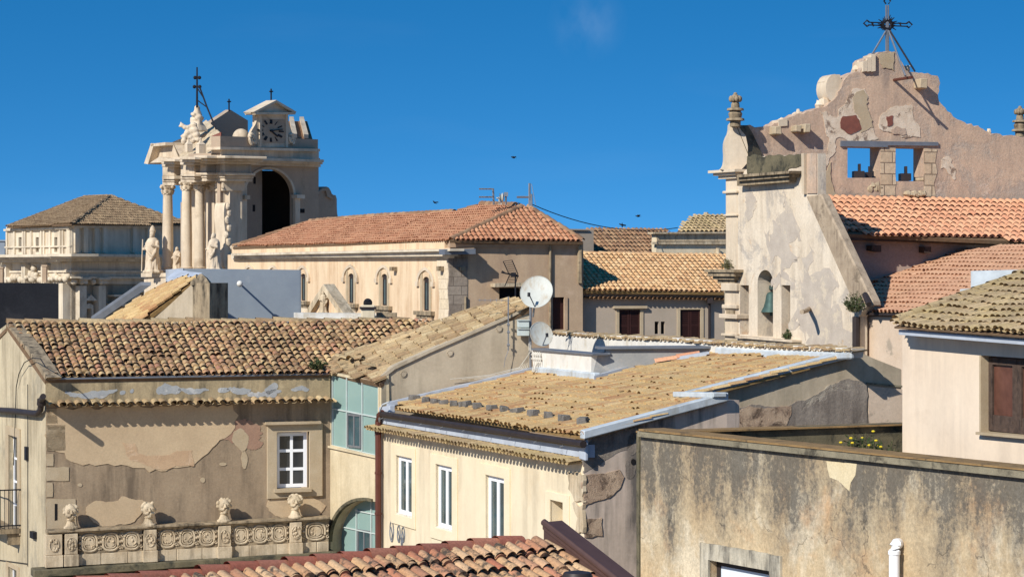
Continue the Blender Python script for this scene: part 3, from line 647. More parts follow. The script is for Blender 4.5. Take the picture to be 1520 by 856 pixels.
for xa, xb in segs:
    u0, u1 = BW.u(xa), BW.u(xb); b = MB(); b.slab(BW, bquad(u0, u1, .30, .89), -.2, .0); pn = part('relief_panel', b, M['stone_dark'], BL, smooth=0)
    n = 3 if xb - xa > 60 else 1; b = MB()
    for k in range(n):
        uc = u0 + (u1 - u0) * (k + .5) / n; zz = bquad(uc, uc + .01, .60, .6)[0][1]; hw = (u1 - u0) / n * .36; hz = .2
        for sc_, rr in ((1, .028), (.72, .018)):
            b.tube([BW.pt(uc + hw * sc_ * math.copysign(abs(math.cos(a)) ** .7, math.cos(a)), zz + hz * sc_ * math.copysign(abs(math.sin(a)) ** .7, math.sin(a)), .012) for a in [2 * math.pi * j / 22 for j in range(22)]], rr, 6, True)
        b.slab(BW, [(uc + hw * .6 * math.cos(a), zz + hz * .6 * math.sin(a)) for a in [2 * math.pi * j / 18 for j in range(18)]], -.02, .022)
        for sg in (-1, 1):
            for vs_ in (-1, 1):
                b.tube([BW.pt(uc + sg * (hw * 1.22 + .035 * math.cos(a) * (1 - a / 9)), zz + vs_ * (hz * .62 + .05 * math.sin(a) * (1 - a / 9)), .012) for a in [j * .7 for j in range(9)]], .014, 5)
            b.ball(BW.pt(uc + sg * hw * 1.25, zz, .01), .035, 7, 5)
        for j in range(5): b.ball(BW.pt(uc + random.uniform(-.6, .6) * hw, zz + random.uniform(-.5, .5) * hz, .02), random.uniform(.015, .035), 6, 4)
    part('carving', b, M['stone'], pn)
for i, (xc, yb_) in enumerate(((105, 783), (220.5, 779), (332.5, 773), (438, 767))):
    b = MB(); wB = BW; c = BW.p3(xc, yb_, .0); X = wB.d; Y_ = wB.n; Z = Vector((0, 0, 1))
    def A(x, y, z): return c + X * x + Y_ * y + Z * z
    b.lathe(c - Z * .02, [(.17, 0), (.17, .05), (.13, .07), (.105, .13), (.085, .19), (.11, .22)], 12, sq=None)
    b.ball(A(0, .0, .37), .155, 16, 12, (1, .95, 1.1))
    for j in range(26):
        a = random.uniform(0, 2 * math.pi); e = random.uniform(.15, 1.0); b.ball(A(.16 * math.cos(a) * math.cos(e), .04 - .16 * abs(math.sin(a)) * math.cos(e), .40 + .15 * math.sin(e)), .045, 7, 5)
    for sg in (-1, 1):
        b.tube([A(sg * .06 + .04 * math.cos(t_ * math.pi / 5), .15 - abs(.02), .40 + .04 * math.sin(t_ * math.pi / 5)) for t_ in range(10)], .015, 6, True)
        b.ball(A(sg * .06, .135, .40), .022, 7, 5)
        b.ball(A(sg * .15, .02, .36), .045, 7, 6)
        b.tube([A(sg * .02, .15, .30), A(sg * .07, .14, .285), A(sg * .12, .10, .30)], .025, 6)
    b.tube([A(0, .14, .42), A(0, .185, .335)], .022, 6, r2=.036)
    b.tube([A(-.06, .135, .262), A(.06, .135, .262)], .018, 6); b.ball(A(0, .1, .225), .06, 8, 6)
    part('grotesque_head', b, M['stone'], BL, remesh=.010)

# ================================================================== CREAM HOUSE planes (gold roof)
GP = Pl(P(570, 603, 57.3), P(866, 645, 46.5), P(1240, 528, 50.6))
WC = wpx(564, 57.4, 867, 46.5)
# ================================================================== STAIR HOUSE (teal glazing)
gA, gB = GP.hit(577, 600), GP.hit(788, 551.5)
WG = wpx(484, 59.25, 562, 57.45); WGR = Wall(WG.pt(WG.u(562), 0), gB)
SH = thing('stair_house', 'narrow house with teal glazing, an open arch and a golden lean-to tile roof', 'house', G0(WG, 484))
gl_uv = WG.q([(491, 557), (560, 566), (555.5, 675), (491, 660)])
ac = WG.hit(546, 812); ar = [WG.hit(489, 822)]
ru = ac[0] - WG.u(490.5); rzz = WG.z(546, 742) - ac[1]
arch = [(ac[0] + ru * math.cos(a), ac[1] + rzz * math.sin(a)) for a in [math.pi * (1 - j / 24) for j in range(25)]]
uE = WG.u(562); arch = [p for p in arch if p[0] < uE - .1]; arch = arch + [(uE - .1, arch[-1][1]), (uE - .1, 2.0), (arch[0][0], 2.0)]
gl_rect = [(WG.u(491), WG.z(491, 555.5)), (WG.u(561), WG.z(561, 569.5)), (WG.u(561), WG.z(561, 677)), (WG.u(491), WG.z(491, 660))]
wallp('arch_wall', SH, WG, [(484, 550), (566, 567)], M['cream_arch'], [gl_rect, arch], .4)
b = MB(); b.slab(WG, gl_rect, -.10, -.06); gz = part('stair_glazing', b, M['teal'], SH, smooth=0)
b = MB()
def gp(px, py): return WG.hit(px, py)
def gbar(a, b_, w_=.014, o0=-.07, o1=-.02):
    a = Vector((*a, 0)); b_ = Vector((*b_, 0)); n = Vector((-(b_ - a).y, (b_ - a).x, 0)).normalized() * w_
    b.slab(WG, [(a + n)[:2], (b_ + n)[:2], (b_ - n)[:2], (a - n)[:2]], o0, o1)
for x, y0, y1 in ((491.8, 556, 660), (512.9, 560, 666), (536, 565, 671), (560, 570, 676)): gbar(gp(x, y0), gp(x, y1))
for (xa, ya), (xb, yb) in (((491, 606), (561, 619.5)), ((491, 660.5), (561, 676.5))): gbar(gp(xa, ya), gp(xb, yb))
part('mullion', b, M['box'], gz, smooth=0)
uw0, uw1 = gp(514.5, 612)[0], gp(535, 612)[0]; zt_, zb_ = gp(524, 614)[1], gp(524, 664)[1]
f, _ = window(SH, WG, rectuv(uw0, uw1, zb_, zt_), 2, 1, M['steel'], M['glass_blue'], .05, -.005)
b = MB(); b.slab(WG, WG.q([(484, 660.5), (562, 677.5), (562, 680.5), (484, 663.5)], .06), -.02, .06); part('sill', b, M['cream_arch'], SH, smooth=0)
inner = [(p[0] + .02, p[1] - .02) for p in arch]
b = MB(); b.slab(WG, arch, -.36, -.32); az = part('arch_glazing', b, M['teal'], SH, smooth=0)
b = MB()
for x, y0, y1 in ((514, 756, 850), (536, 744, 850)): gbar(gp(x, y0), gp(x, y1), .014, -.33, -.28)
for (xa, ya), (xb, yb) in (((495, 783), (561, 797)), ((512, 758), (561, 768))): gbar(gp(xa, ya), gp(xb, yb), .014, -.33, -.285)
part('mullion', b, M['box'], az, smooth=0)
window(SH, WG, rectuv(gp(515, 800)[0], gp(535, 800)[0], gp(525, 850)[1], gp(525, 787)[1]), 2, 1, M['steel'], M['glass_blue'], .05, -.29)
arc2 = [(ac[0] + (ru + .06) * math.cos(a), ac[1] + (rzz + .06) * math.sin(a)) for a in [math.pi * (1 - j / 24) for j in range(25)]]
ar1 = [p for p in arch[:-3]]
ring = [p for p in arc2 if p[0] < uE - .1] + list(reversed([(p[0] + .01, p[1] - .01) for p in ar1]))
b = MB(); b.slab(WG, ring, -.05, .05); part('arch_moulding', b, M['moss'], SH, smooth=0)
# grey gable wall + roof
PR2 = Pl(P(487, 550, 59.3), P(562, 566, 57.4), WGR.p3(781, 456))
gw = [(563, 564), (585, 546), (640, 521), (700, 495), (757, 470), (786, 455)]
wallp('gable_wall', SH, WGR, gw, M['grey_gable'], (), .35)
b = MB(); b.slab(WGR, WGR.q([(560, 562), (585, 543), (640, 518), (700, 492), (757, 467.5), (786, 453), (786, 457), (757, 472), (700, 496.5), (640, 522.5), (586, 548), (562, 567)], .05), -.3, .05); part('gable_edge', b, M['grey_gable'], SH, smooth=0)
b = MB(); b.slab(WGR, WGR.q([(563, 566), (577, 556), (578, 603), (563, 607)], .05), -.1, .05); part('corner_pier', b, M['cream_arch'], SH, smooth=0)
for x, y in ((599, 555), (668, 524), (741, 488)):
    b = MB(); u, z = WGR.hit(x, y); b.slab(WGR, [(u + .06 * math.cos(a), z + .06 * math.sin(a)) for a in [k * math.pi / 7 for k in range(14)]], -.02, .03); b.tube([WGR.pt(u + .075 * math.cos(a), z + .075 * math.sin(a), .01) for a in [k * math.pi / 7 for k in range(14)]], .012, 5, True); part('wall_tie', b, M['grey_gable'], SH)
r2 = [PR2.hit(*p) for p in ((485, 551), (563, 568), (600, 540), (700, 494.5), (786, 455.5), (778, 444), (757, 444), (700, 462), (655, 477), (609, 493), (508, 526), (481, 546))]
roofS = roof(SH, r2, M['t_stair'], M['mortar'], .18, .30, .078, .065, .02, .028, cap=.6, down=(PR2.hit(520, 560) - PR2.hit(735, 455)))
b = MB(); ridge(b, PR2.hit(484, 546), PR2.hit(757, 444), .10, .4, .025); part('ridge_cap', b, M['t_stair'], roofS)
for k in range(7): b = MB(); p = PR2.hit(random.uniform(505, 560), random.uniform(535, 552)); tile_at(b, p + Vector((0, 0, .1)), Vector((math.cos(k), math.sin(k), 0)), Vector((math.sin(k), -math.cos(k), -.2)).normalized(), Vector((0, 0, 1)), .36, .07, .08, .07, 0); part('loose_tile', b, M['t_stair'], roofS)

# ================================================================== CREAM HOUSE
CH = thing('cream_house', 'cream plastered house with tall white windows and a broad golden tile roof', 'house', G0(WC, 564))
o1 = WC.R(589, 675, 613, 762); o2 = WC.R(648, 688, 672.5, 782); o3 = WC.R(722, 704, 750, 815); o4 = WC.R(817.5, 741, 837, 800)
wallp('front_wall', CH, WC, [(566, 622), (867, 664)], M['cream'], [o1, o2, o3, o4])
for op, sx in ((o1, (582, 658, 617.5, 775)), (o2, (640.5, 672, 680, 797)), (o3, (713.4, 686, 758, 835))):
    f, q_ = window(CH, WC, op, 2, 1, M['white_pvc'], M['glass_blue'], .13, -.05, .11)
    surround(CH, WC, WC.R(*sx), op, M['cream_stone'], .035)
    b = MB(); b.slab(WC, rectuv(q_[0] + .01, q_[1] - .01, q_[2] - .02, q_[2] + .03), -.2, .01); part('sill', b, M['white'], f, smooth=0)
surround(CH, WC, WC.R(811, 727, 846, 810), o4, M['cream_stone'], .03)
b = MB(); b.slab(WC, o4, -.34, -.30); part('blind_recess', b, M['cream_arch'], CH, smooth=0)
b = MB(); q4 = o4; b.slab(WC, rectuv(q4[0][0] + .45 * (q4[1][0] - q4[0][0]), q4[1][0], q4[2][1], q4[0][1]), -.31, -.24); part('window', b, M['white'], CH, smooth=0)
# eave: gutter, fascia, tile course
b = MB(); b.slab(WC, WC.q([(566, 616), (866, 660), (866, 679), (566, 628)], .04), -.2, .04); part('fascia', b, M['flash_blue'], CH, smooth=0)
b = MB(); b.tube([WC.p3(567, 614.5, .14), WC.p3(866, 659, .14)], .075, 8); part('gutter', b, M['gutter'], CH)
b = MB()
for k in range(9): u = WC.L * (k + .5) / 9; b.tube([WC.pt(u, WC.z(567 + 33 * k, 613 + 4.9 * k) - .02, -.02), WC.pt(u, WC.z(567 + 33 * k, 613 + 4.9 * k) - .1, .22)], .012, 4)
part('gutter_bracket', b, M['steel'], CH)
b = MB(); tilecourse(b, WC, WC.u(560), WC.u(864), WC.z(560, 634), WC.z(864, 686), -.02, .34, .18, .085, .07, .012, .12); part('tile_course', b, M['t_lich'], CH)
# gable walls
ge = GP.hit(1079, 590); WCg = Wall(P(867, HY, 46.5), ge)
b1 = GP.hit(1018, 589); b2 = GP.hit(1262, 527); WC2 = Wall(b1, b2)
WCr = Wall(ge, GP.hit(1018, 589))
wallp('gable_wall', CH, WCg, [(867, 650), (1079, 592)], M['mauve'], (), .4)
wallp('gable_return', CH, WCr, [(1079, 594), (1018, 591)], M['mauve'], (), .3)
b = MB(); uv = WC2.q([(1030, 588.5), (1079, 576), (1262, 529.5), (1263, 517), (1300, 533), (1338, 548)]); uv += [(uv[-1][0], 0), (uv[0][0], 0)]; b.slab(WC2, uv, -.4, 0); part('rear_gable_wall', b, M['grey_gable'], CH, smooth=0)
patches('rough_render', CH, WC2, [ragged(WC2.q([(1082, 603), (1100, 602), (1115, 597), (1135, 603), (1165, 601), (1180, 594), (1210, 586), (1235, 570), (1262, 562), (1287, 566), (1288, 640), (1082, 650)]), .09)], M['rough_grey'], o1=.03)
patches('exposed_rubble', CH, WC2, [ragged(WC2.q([(1082, 606), (1098, 606), (1112, 599), (1130, 606), (1150, 603), (1172, 599), (1174, 618), (1168, 640), (1082, 645)]), .09)], M['rubble'], o0=0, o1=.04)
part('pink_panel', MB().slab(WC2, WC2.q([(1289, 572), (1342, 578), (1342, 660), (1289, 660)]), -.1, .012), M['pink_old'], CH, smooth=0)
part('string_course', MB().slab(WC2, WC2.q([(1286, 567), (1342, 572), (1342, 575), (1286, 570)]), -.1, .03), M['coping'], CH, smooth=0)
patches('rough_render', CH, WCg, [ragged(WCg.q([(868, 655), (945, 632), (948, 650), (930, 668), (905, 676), (880, 690), (868, 700)]), .09), blob(WCg.u(939), WCg.z(939, 659), .12, .22, 3, 24), blob(WCg.u(935), WCg.z(935, 692), .12, .2, 13, 24)], M['rough_grey'])
patches('exposed_rubble', CH, WCg, [ragged(WCg.q([(868, 706), (890, 700), (918, 695), (923, 706), (918, 722), (903, 735), (885, 744), (868, 747)]), .09), jag(WCg.q([(868, 770), (893, 768), (894, 795), (868, 797)]), .015, .1)], M['rubble'], o1=.02)
b = MB(); u, z = WCg.hit(939.5, 685); b.slab(WCg, blob(u, z, .05, .06, 2, 12, .2), -.01, .016); part('wall_hole', b, M['dark'], CH)
b = MB()
for bl_ in ([(845, 700), (868, 704), (868, 745), (855, 742), (846, 725)], [(852, 746), (868, 748), (868, 790), (856, 790), (860, 768)]): b.slab(WC, jag(WC.q(bl_), .03, .1), -.03, .04)
part('broken_quoin', b, M['stone'], CH, smooth=0)
mk = MB()
for x, y, a, c in ((582, 788, .13, .24), (592.5, 792, .10, .19), (599, 793, .10, .17), (597, 803, .05, .1)):
    u, z = WC.hit(x, y); mk.tube([WC.pt(u + a * math.cos(t_), z + c * math.sin(t_), .004) for t_ in [k * math.pi / 8 for k in range(16)]], .02, 4, True); mk.tube([WC.pt(u - a * .5, z + c * .4, .004), WC.pt(u + a * .4, z - c * .3, .004), WC.pt(u, z - c * .8, .004)], .02, 4)
part('wall_scribble', mk, M['lead'], CH)
# roof
r3 = [GP.hit(*p) for p in ((574, 603), (866, 648), (1079, 591), (1020, 591), (1262, 528), (1215, 532), (1143, 532), (1052, 526), (955, 542), (879, 563), (795, 553), (785, 551))]
roofC = roof(CH, r3, M['t_gold'], M['mortar_gold'], .2, .36, .088, .055, .014, .02, thick=.05, down=Vector((WC.n.x, WC.n.y, 0)), cap=.80)
def strip(mb, pl, pxs, wv, hh, off):
    for a, c in zip(pxs, pxs[1:]):
        p, q = pl.hit(*a), pl.hit(*c); mb.prism([p + off, q + off, q + off + wv, p + off + wv], Vector((0, 0, hh)))
b = MB(); up = Vector((0, 0, 1))
inw = Vector((-WCg.n.x, -WCg.n.y, 0))
strip(b, GP, [(866, 648), (1081, 591)], inw * .20, .17, -inw * .025 - up * .05)
strip(b, GP, [(1079, 592.5), (1018, 591)], Vector((WCg.d.x, WCg.d.y, 0)) * -.30, .10, up * .04)
strip(b, GP, [(1020, 590), (1262, 528)], inw * .20, .17, -inw * .025 - up * .05)
part('verge_flashing', b, M['flash'], roofC, smooth=0, bevel=.02)
b = MB(); strip(b, GP, [(574, 604), (640, 588), (700, 574), (788, 552)], Vector((WGR.n.x, WGR.n.y, 0)) * .2, .10, up * .02); part('side_flashing', b, M['flash_blue'], roofC, smooth=0)
b = MB(); b.slab(WC, WC.q([(859, 646), (868, 648), (868, 684), (859, 681)], .06), -.02, .06); part('corner_flashing', b, M['flash_blue'], CH, smooth=0, bevel=.02)
b = MB(); b.slab(WC, WC.q([(562, 604), (578, 601), (578, 612), (566, 630), (562, 630)], .05), -.1, .05); part('corner_flashing', b, M['flash_blue'], CH, smooth=0, bevel=.02)
# terrace parapets
T0, T1, T2 = GP.hit(795, 555), GP.hit(877, 564), GP.hit(1052, 527)
WT1 = Wall(T0, T1); WT2 = Wall(T1, T2)
def tz(w, px, py): return w.hit(px, py)
b = MB(); b.slab(WT1, WT1.q([(789, 519), (878, 526), (877, 566), (793, 558)]), -.25, 0); part('terrace_parapet', b, M['white'], CH, smooth=0)
b = MB(); b.slab(WT1, WT1.q([(792, 544), (880, 553), (879, 567), (793, 559)], .1), -.1, .08); part('skirt_flashing', b, M['flash'], CH, smooth=0, bevel=.03)
b = MB(); b.slab(WT1, WT1.q([(788, 516.5), (880, 524.5), (880, 527), (788, 519.5)], .06), -.3, .06); b.slab(WT2, WT2.q([(879, 524.5), (906, 523), (906, 526), (879, 527.5)], .06), -.25, .06); part('parapet_coping', b, M['lead'], CH, smooth=0)
b = MB(); b.slab(WT2, WT2.q([(878, 527), (899, 526), (900, 517), (1056, 517), (1054, 529), (878, 566)]), -.25, 0); part('terrace_parapet', b, stucco('grey_cement_parapet', S(160, 158, 152), S(140, 140, 138), S(178, 168, 156), 1.2, (.56, .66), None, None, 1, .3, .2, .2), CH, smooth=0)
b = MB(); b.slab(WT2, WT2.q([(888, 514.5), (1060, 513.5), (1060, 517), (888, 518)], .1), -.4, .1); part('parapet_coping', b, M['lead'], CH, smooth=0)
b = MB(); strip(b, GP, [(880, 565), (955, 544), (1050, 529)], Vector((WT2.n.x, WT2.n.y, 0)) * .22, .1, up * .02); part('side_flashing', b, M['flash_blue'], roofC, smooth=0)
b = MB(); ridge(b, GP.hit(972, 544) + up * .08, GP.hit(1052, 527.5) + up * .08, .09, .5, .01); part('valley_tile', b, M['t_orange'], roofC)
# rear tiled parapet wall
WR = Wall(T2, GP.hit(1240, 533))
print('WR', WR.p3(800, 490), WR.p3(1052, 520), WR.p3(1260, 520))
rp = [(815, 491), (870, 495), (900, 497.5), (1000, 501), (1060, 506), (1143, 511), (1265, 517)]
b = MB(); uv = WR.q(rp); uv += WR.q([(1262, 531), (1052, 534), (815, 560)]); b.slab(WR, uv, -.3, 0); part('rear_parapet', b, M['white'], CH, smooth=0)
b = MB(); b.slab(WR, WR.q([(1060, 515), (1143, 520), (1262, 523), (1262, 533), (1215, 534.5), (1143, 534), (1060, 526)], .06), -.05, .05); part('rear_flashing', b, M['flash'], CH, smooth=0, bevel=.03)
b = MB()
for a, c in zip(rp, rp[1:]):
    ua, za = WR.hit(*a); ub, zb2 = WR.hit(*c); tilecourse(b, WR, ua, ub, za - .05, zb2 - .05, -.32, .05, .2, .098, .05, .02, .10, 5, True)
part('parapet_tiles', b, M['t_stair'], CH)
# cables on the flank
b = MB()
for k in range(5):
    x = 786 + k * 3; b.tube([WGR.p3(784 + k * 1.2, 470 + 8 * k, .1), WGR.p3(785 + k, 520, .12 + .03 * k), WGR.p3(783 - 3 * k, 545, .12), WGR.p3(768 - 10 * k, 556, .10), WGR.p3(740 - 18 * k, 562.5, .10)], .007, 5)
for k in range(4): b.tube([WT1.p3(792 + 3 * k, 522, .05), WT1.p3(793 + 3 * k, 538, .07), WT1.p3(790 + 2 * k, 552, .16)], .014, 5)
b.tube([WT1.p3(789, 526, .05), WT1.p3(802, 527, .05)], .018, 5); b.tube([WT1.p3(789, 532, .05), WT1.p3(803, 533, .05)], .018, 5)
part('cable', b, M['cable_w'], CH)
b = MB(); b.tube([WC.p3(567, 612, .15), WC.p3(563, 616, .14), WC.p3(561.5, 625, .13), WC.p3(561.5, 700, .13), WC.p3(561.5, 900, .13)], .075, 8)
for y in (640, 700, 760): b.tube([WC.p3(561.5, y, .13), WC.p3(561.5, y + 3, .13)], .09, 8)
part('downpipe', b, M['rust_pipe'], CH)
b = MB(); b.tube([WC.p3(563, 630, .1), WC.p3(564, 610, .2), WC.p3(568, 600, .25), WC.p3(578, 596, .2)], .02, 5); part('overflow_hose', b, M['flash'], CH)
# stones on the roof
spos = [(614.6, 597), (632, 600.5), (646, 602.5), (658, 604), (673, 605.5), (690, 607), (708, 608.5), (729.5, 611.5), (748, 613.5), (767, 616.5), (791, 620.5), (813.6, 623), (837, 627.5), (865, 632)]
rs = None
for i, (x, y) in enumerate(spos):
    p = GP.hit(x, y) + Vector((0, 0, .10))
    if rs is None:
        b = MB(); b.box(p, .36, .2, .15, math.atan2(WC.d.y, WC.d.x), .02)
        rs = single('roof_stone', b, M['rock'], 'grey stone block in the row lying above the gutter of the golden roof', 'stone', p, 'stones weighing down the golden roof', smooth=1)
        m = rs.modifiers.new('bevel', 'BEVEL'); m.width = .015; m.segments = 1
    else:
        o = rs.copy(); COL.objects.link(o); o.location = p; o.rotation_euler = (random.gauss(0, .08), random.gauss(0, .08), random.gauss(0, .2)); s_ = random.uniform(.75, 1.15); o.scale = (s_, random.uniform(.8, 1.2), random.uniform(.75, 1.1))
# ================================================================== FOREGROUND HOUSE (red ridge roof)
FL, FR_ = P(180, 869, 28.0), P(811, 805, 31.8); fd = (FR_ - FL); fh = Vector((fd.x, fd.y, 0)).normalized(); FL = FL - fd * .35
fp = Vector((fh.y, -fh.x, 0)); zr = Vector((0, 0, 1)); dn = (fp - zr * .40).normalized()
FH = thing('tiled_house', 'nearest roof of sandy tiles under a red ridge row, edged by brown metal', 'house', Vector((FL.x, FL.y, 0)))
r4 = [FL, FR_, FR_ + dn * 4.2, FL + dn * 4.2]
roofF = roof(FH, r4, M['t_front'], M['mortar'], .17, .32, .076, .066, .016, .034, seg=7, down=dn, cap=.35)
b = MB(); ridge(b, FL + zr * .03, FR_ + zr * .03 - fd.normalized() * .1, .115, .40, .01); part('ridge_cap', b, M['t_ridge'], roofF)
b = MB(); nfirst = int(fd.length * 1.35 / .17)
for i in range(nfirst + 3):
    o = FL + fd.normalized() * (.17 * i + .085) + dn * .38 + zr * .05
    if (o - FL).dot(fd.normalized()) < fd.length * 1.35 - .1: tile_at(b, o + dn * random.gauss(0, .02), dn.cross(zr).normalized(), dn, (zr - dn * dn.z).normalized(), .33, .068, .078, .074, .03, 7)
part('top_tile_row', b, M['t_front'], roofF)
b = MB()
for e, wd, hh, zz in ((.0, .34, .10, .13), (.02, .06, .38, -.22)):
    p = FR_ + fd.normalized() * e - dn * .1 + zr * zz; b.prism([p, p + dn * 4.4, p + dn * 4.4 + fd.normalized() * wd, p + fd.normalized() * wd], zr * hh)
b.tube([FR_ + fd.normalized() * .02 - dn * .1 + zr * .23, FR_ + dn * 4.3 + fd.normalized() * .02 + zr * .23], .05, 7)
part('verge_metal', b, M['metal_brown'], roofF, bevel=.012)
b = MB(); bk = (-fp - zr * .40).normalized(); b.prism([FL - zr * .02, FR_ - zr * .02, FR_ + bk * 3.2, FL + bk * 3.2], -zr * .1); part('rear_roof', b, M['mortar'], FH)
b = MB(); wf = Wall(FL + dn * 3.9, FR_ + dn * 3.9); b.slab(wf, rectuv(0, wf.L, 0, (FL + dn * 4).z - .1), -.3, 0); b.slab(Wall(FR_ - fd.normalized() * .1 + dn * 3.8, FR_ - fd.normalized() * .1 + bk * 3), [(0, 0), (6.9 * .93, 0), (6.9 * .93, FR_.z - 1.4), (3.6, FR_.z - .2), (0, FR_.z - 1.7)], -.3, 0); part('wall', b, M['mauve'], FH, smooth=0)
p = P(857, 856, 30.0); b = MB(); b.lathe(p - zr * .25, [(.13, 0), (.13, .2), (.20, .24), (.17, .31), (.06, .33)], 12); single('dark_round_form', b, M['gutter'], 'small dark round form at the bottom edge of the nearest tile roof', 'vent', p - zr * .25)  # small dark turned form at the roof's lower edge

# ================================================================== STAINED WALL HOUSE (front right)
W1 = wpx(948, 44, 1520, 35.3); WB = wpx(948, 44, 1345, 46.0)
ST = thing('stained_house', 'ochre house wall with black damp streaks below a lichened coping, near right', 'house', G0(W1, 948))
wo = W1.R(1054, 830, 1145, 900)
wallp('stained_wall', ST, W1, [(951, 645), (1560, 712)], M['stain_wall'], [wo], .3)
patches('pale_scar', ST, W1, [jag(W1.q([(1227, 684), (1272, 688), (1270, 705), (1263, 716), (1261, 728), (1254, 722), (1245, 713), (1232, 708), (1229, 696)]), .004, .08)], stucco('pale_bare_plaster', S(220, 204, 168), S(208, 188, 148), None, 2, streak=None), o1=.006)
b = MB(); b.slab(W1, W1.q([(946, 639.5), (1560, 701), (1560, 714), (946, 647.5)], .1), -.02, .1); part('coping_face', b, M['coping'], ST, smooth=0)
b = MB(); b.slab(W1, W1.q([(948, 636), (1560, 699.5), (1560, 702), (948, 639)], .12), -.42, .12); b.slab(WB, WB.q([(946, 639), (1345, 626.5), (1345, 628.5), (946, 642)]), -.06, .40)
part('coping_top', b, M['coping_top'], ST, smooth=0)
b = MB(); b.slab(WB, WB.q([(990, 640), (1345, 628), (1345, 690), (990, 690)], .3), .02, .3); b.slab(WB, rectuv(0, WB.L, 0, WB.z(951, 641) - .03), -.1, .02); part('rear_parapet', b, M['moss'], ST, smooth=0)
p0, p1, p2 = W1.pt(.3, W1.z(951, 690), -.15), W1.pt(W1.L * 1.05, W1.z(951, 690), -.15), WB.pt(WB.L, W1.z(951, 690), .1)
b = MB(); b.prism([p0, p1, p2], Vector((0, 0, -.2))); part('terrace_floor', b, M['gutter'], ST)
surround(ST, W1, W1.R(1042, 804, 1161.5, 905), wo, M['stained_stone'], .05, jg=.006)
wi = [(W1.u(1054), 0)]
f, q_ = window(ST, W1, wo, 1, 1, M['gutter'], simple('pale_sky_pane', S(214, 222, 228), .25, 0, .06, 2), .05, -.14, .10)
# white vent pipe
VP = W1.p3(1328, 850, .16); b = MB()
b.tube([W1.p3(1327.5, 940, .16), W1.p3(1327.5, 816, .16), W1.p3(1328.3, 810, .155), W1.p3(1330.5, 806.5, .12), W1.p3(1333, 806, .06), W1.p3(1335, 806.5, -.02)], .085, 12); b.tube([W1.p3(1327.5, 822, .16), W1.p3(1327.5, 817, .16)], .098, 12)
part('vent_pipe', b, M['white_pvc'], ST)
# weeds in the terrace corner
def weed(name, base, hgt, n, wid, label, cat, flowers=0, mat='leaf'):
    t = thing(name, label, cat, base); b = MB(); fl = MB(); st = MB()
    for i in range(n):
        a = random.uniform(0, 2 * math.pi); r = wid * math.sqrt(random.random()); top = base + Vector((r * math.cos(a), r * math.sin(a), hgt * random.uniform(.35, 1.0) * (1 - .45 * (r / wid) ** 2)))
        bs = base + Vector((r * .4 * math.cos(a), r * .4 * math.sin(a), 0)); st.tube([bs, bs.lerp(top, .6) + Vector((random.gauss(0, .02), random.gauss(0, .02), 0)), top], .006, 3)
        for k in range(9):
            c = bs.lerp(top, random.uniform(.25, 1)) + Vector((random.gauss(0, .03), random.gauss(0, .03), random.gauss(0, .02)))
            d = Vector((random.gauss(0, 1), random.gauss(0, 1), random.gauss(.3, .7))).normalized(); e = d.cross(Vector((random.random(), random.random(), random.random()))).normalized(); L_ = random.uniform(.05, .11)
            b.add([c, c + d * L_ * .5 + e * L_ * .22, c + d * L_, c + d * L_ * .5 - e * L_ * .22], [[0, 1, 2, 3]])
        if i < flowers: fl = MB(); fl.ball(top + Vector((0, 0, .03)), .032, 6, 4, (1, 1, .6)); part('flower', fl, M['flower'], t)
    part('foliage', b, M[mat], t, smooth=0); part('stem', st, M['leaf_dry'], t)
    return t
wp = W1.p3(1283, 668, -.55); wp.z = W1.z(951, 690)
weed('flowering_weed', wp + Vector((0, .3, 0)), 1.05, 130, .42, 'green weed with yellow flowers growing in the corner of the terrace parapet', 'plant', 26)
weed('dry_weed', wp + Vector((.42, .45, 0)), .85, 80, .3, 'dark dry weed beside the yellow flowered one on the terrace', 'plant', 0, 'leaf')

# ================================================================== PINK HOUSE
WP = wpx(1339.5, 45.3, 1520, 41.6)
PH = thing('pink_house', 'pale pink house with a weathered wooden window and lichen covered wavy tiles', 'house', G0(WP, 1340))
po = WP.R(1454, 527, 1560, 640)
wallp('front_wall', PH, WP, [(1339.5, 490), (1575, 512)], M['pink'], [po], .4)
wps = Wall(WP.pt(0, 0), WP.pt(0, 0, -7)); b = MB(); b.slab(wps, rectuv(.41, 7, 0, WP.z(1340, 492)), -.3, -.002); part('side_wall', b, M['pink'], PH, smooth=0)
b = MB(); b.slab(WP, WP.q([(1334, 489), (1575, 509), (1575, 516), (1334, 496.5)], .36), -.1, .36); part('fascia', b, M['flash_blue'], PH, smooth=0)
PP = Pl(WP.p3(1327, 483, .42), WP.p3(1520, 497, .42), P(1516, 411, 46.7))
r5 = [PP.hit(*p) for p in ((1327, 484), (1575, 502), (1590, 380), (1516, 410), (1439, 436), (1387, 457))]
roofP = roof(PH, r5, M['t_lich'], M['mortar'], .20, .37, .092, .06, .018, .026, seg=7, thick=.03, down=Vector((WP.n.x, WP.n.y, 0)))
b = MB(); ridge(b, PP.hit(1330, 482) + up * .05, PP.hit(1516, 411) + up * .05, .1, .42, .03); part('hip_tile', b, M['t_lich'], roofP)
f = MB(); us_ = [p[0] for p in po]; zs_ = [p[1] for p in po]; u0, u1, z0, z1 = min(us_), max(us_), min(zs_), max(zs_); um = WP.u(1498)
for a, c in ((u0 + .03, um - .005), (um + .005, 2 * um - u0)):
    bars(f, WP, a, c, z0 + .02, z1 - .03, 1, 1, .1, -.22, -.15, .13)
    f.slab(WP, rectuv(a + .13, c - .13, z0 + .02, z0 + .3), -.21, -.165)
wn = part('window', f, M['wood'], PH, smooth=0, bevel=.008)
b = MB(); b.slab(WP, rectuv(u0, u1, z0, z1), -.26, -.2); part('pane', b, M['board'], wn, smooth=0)
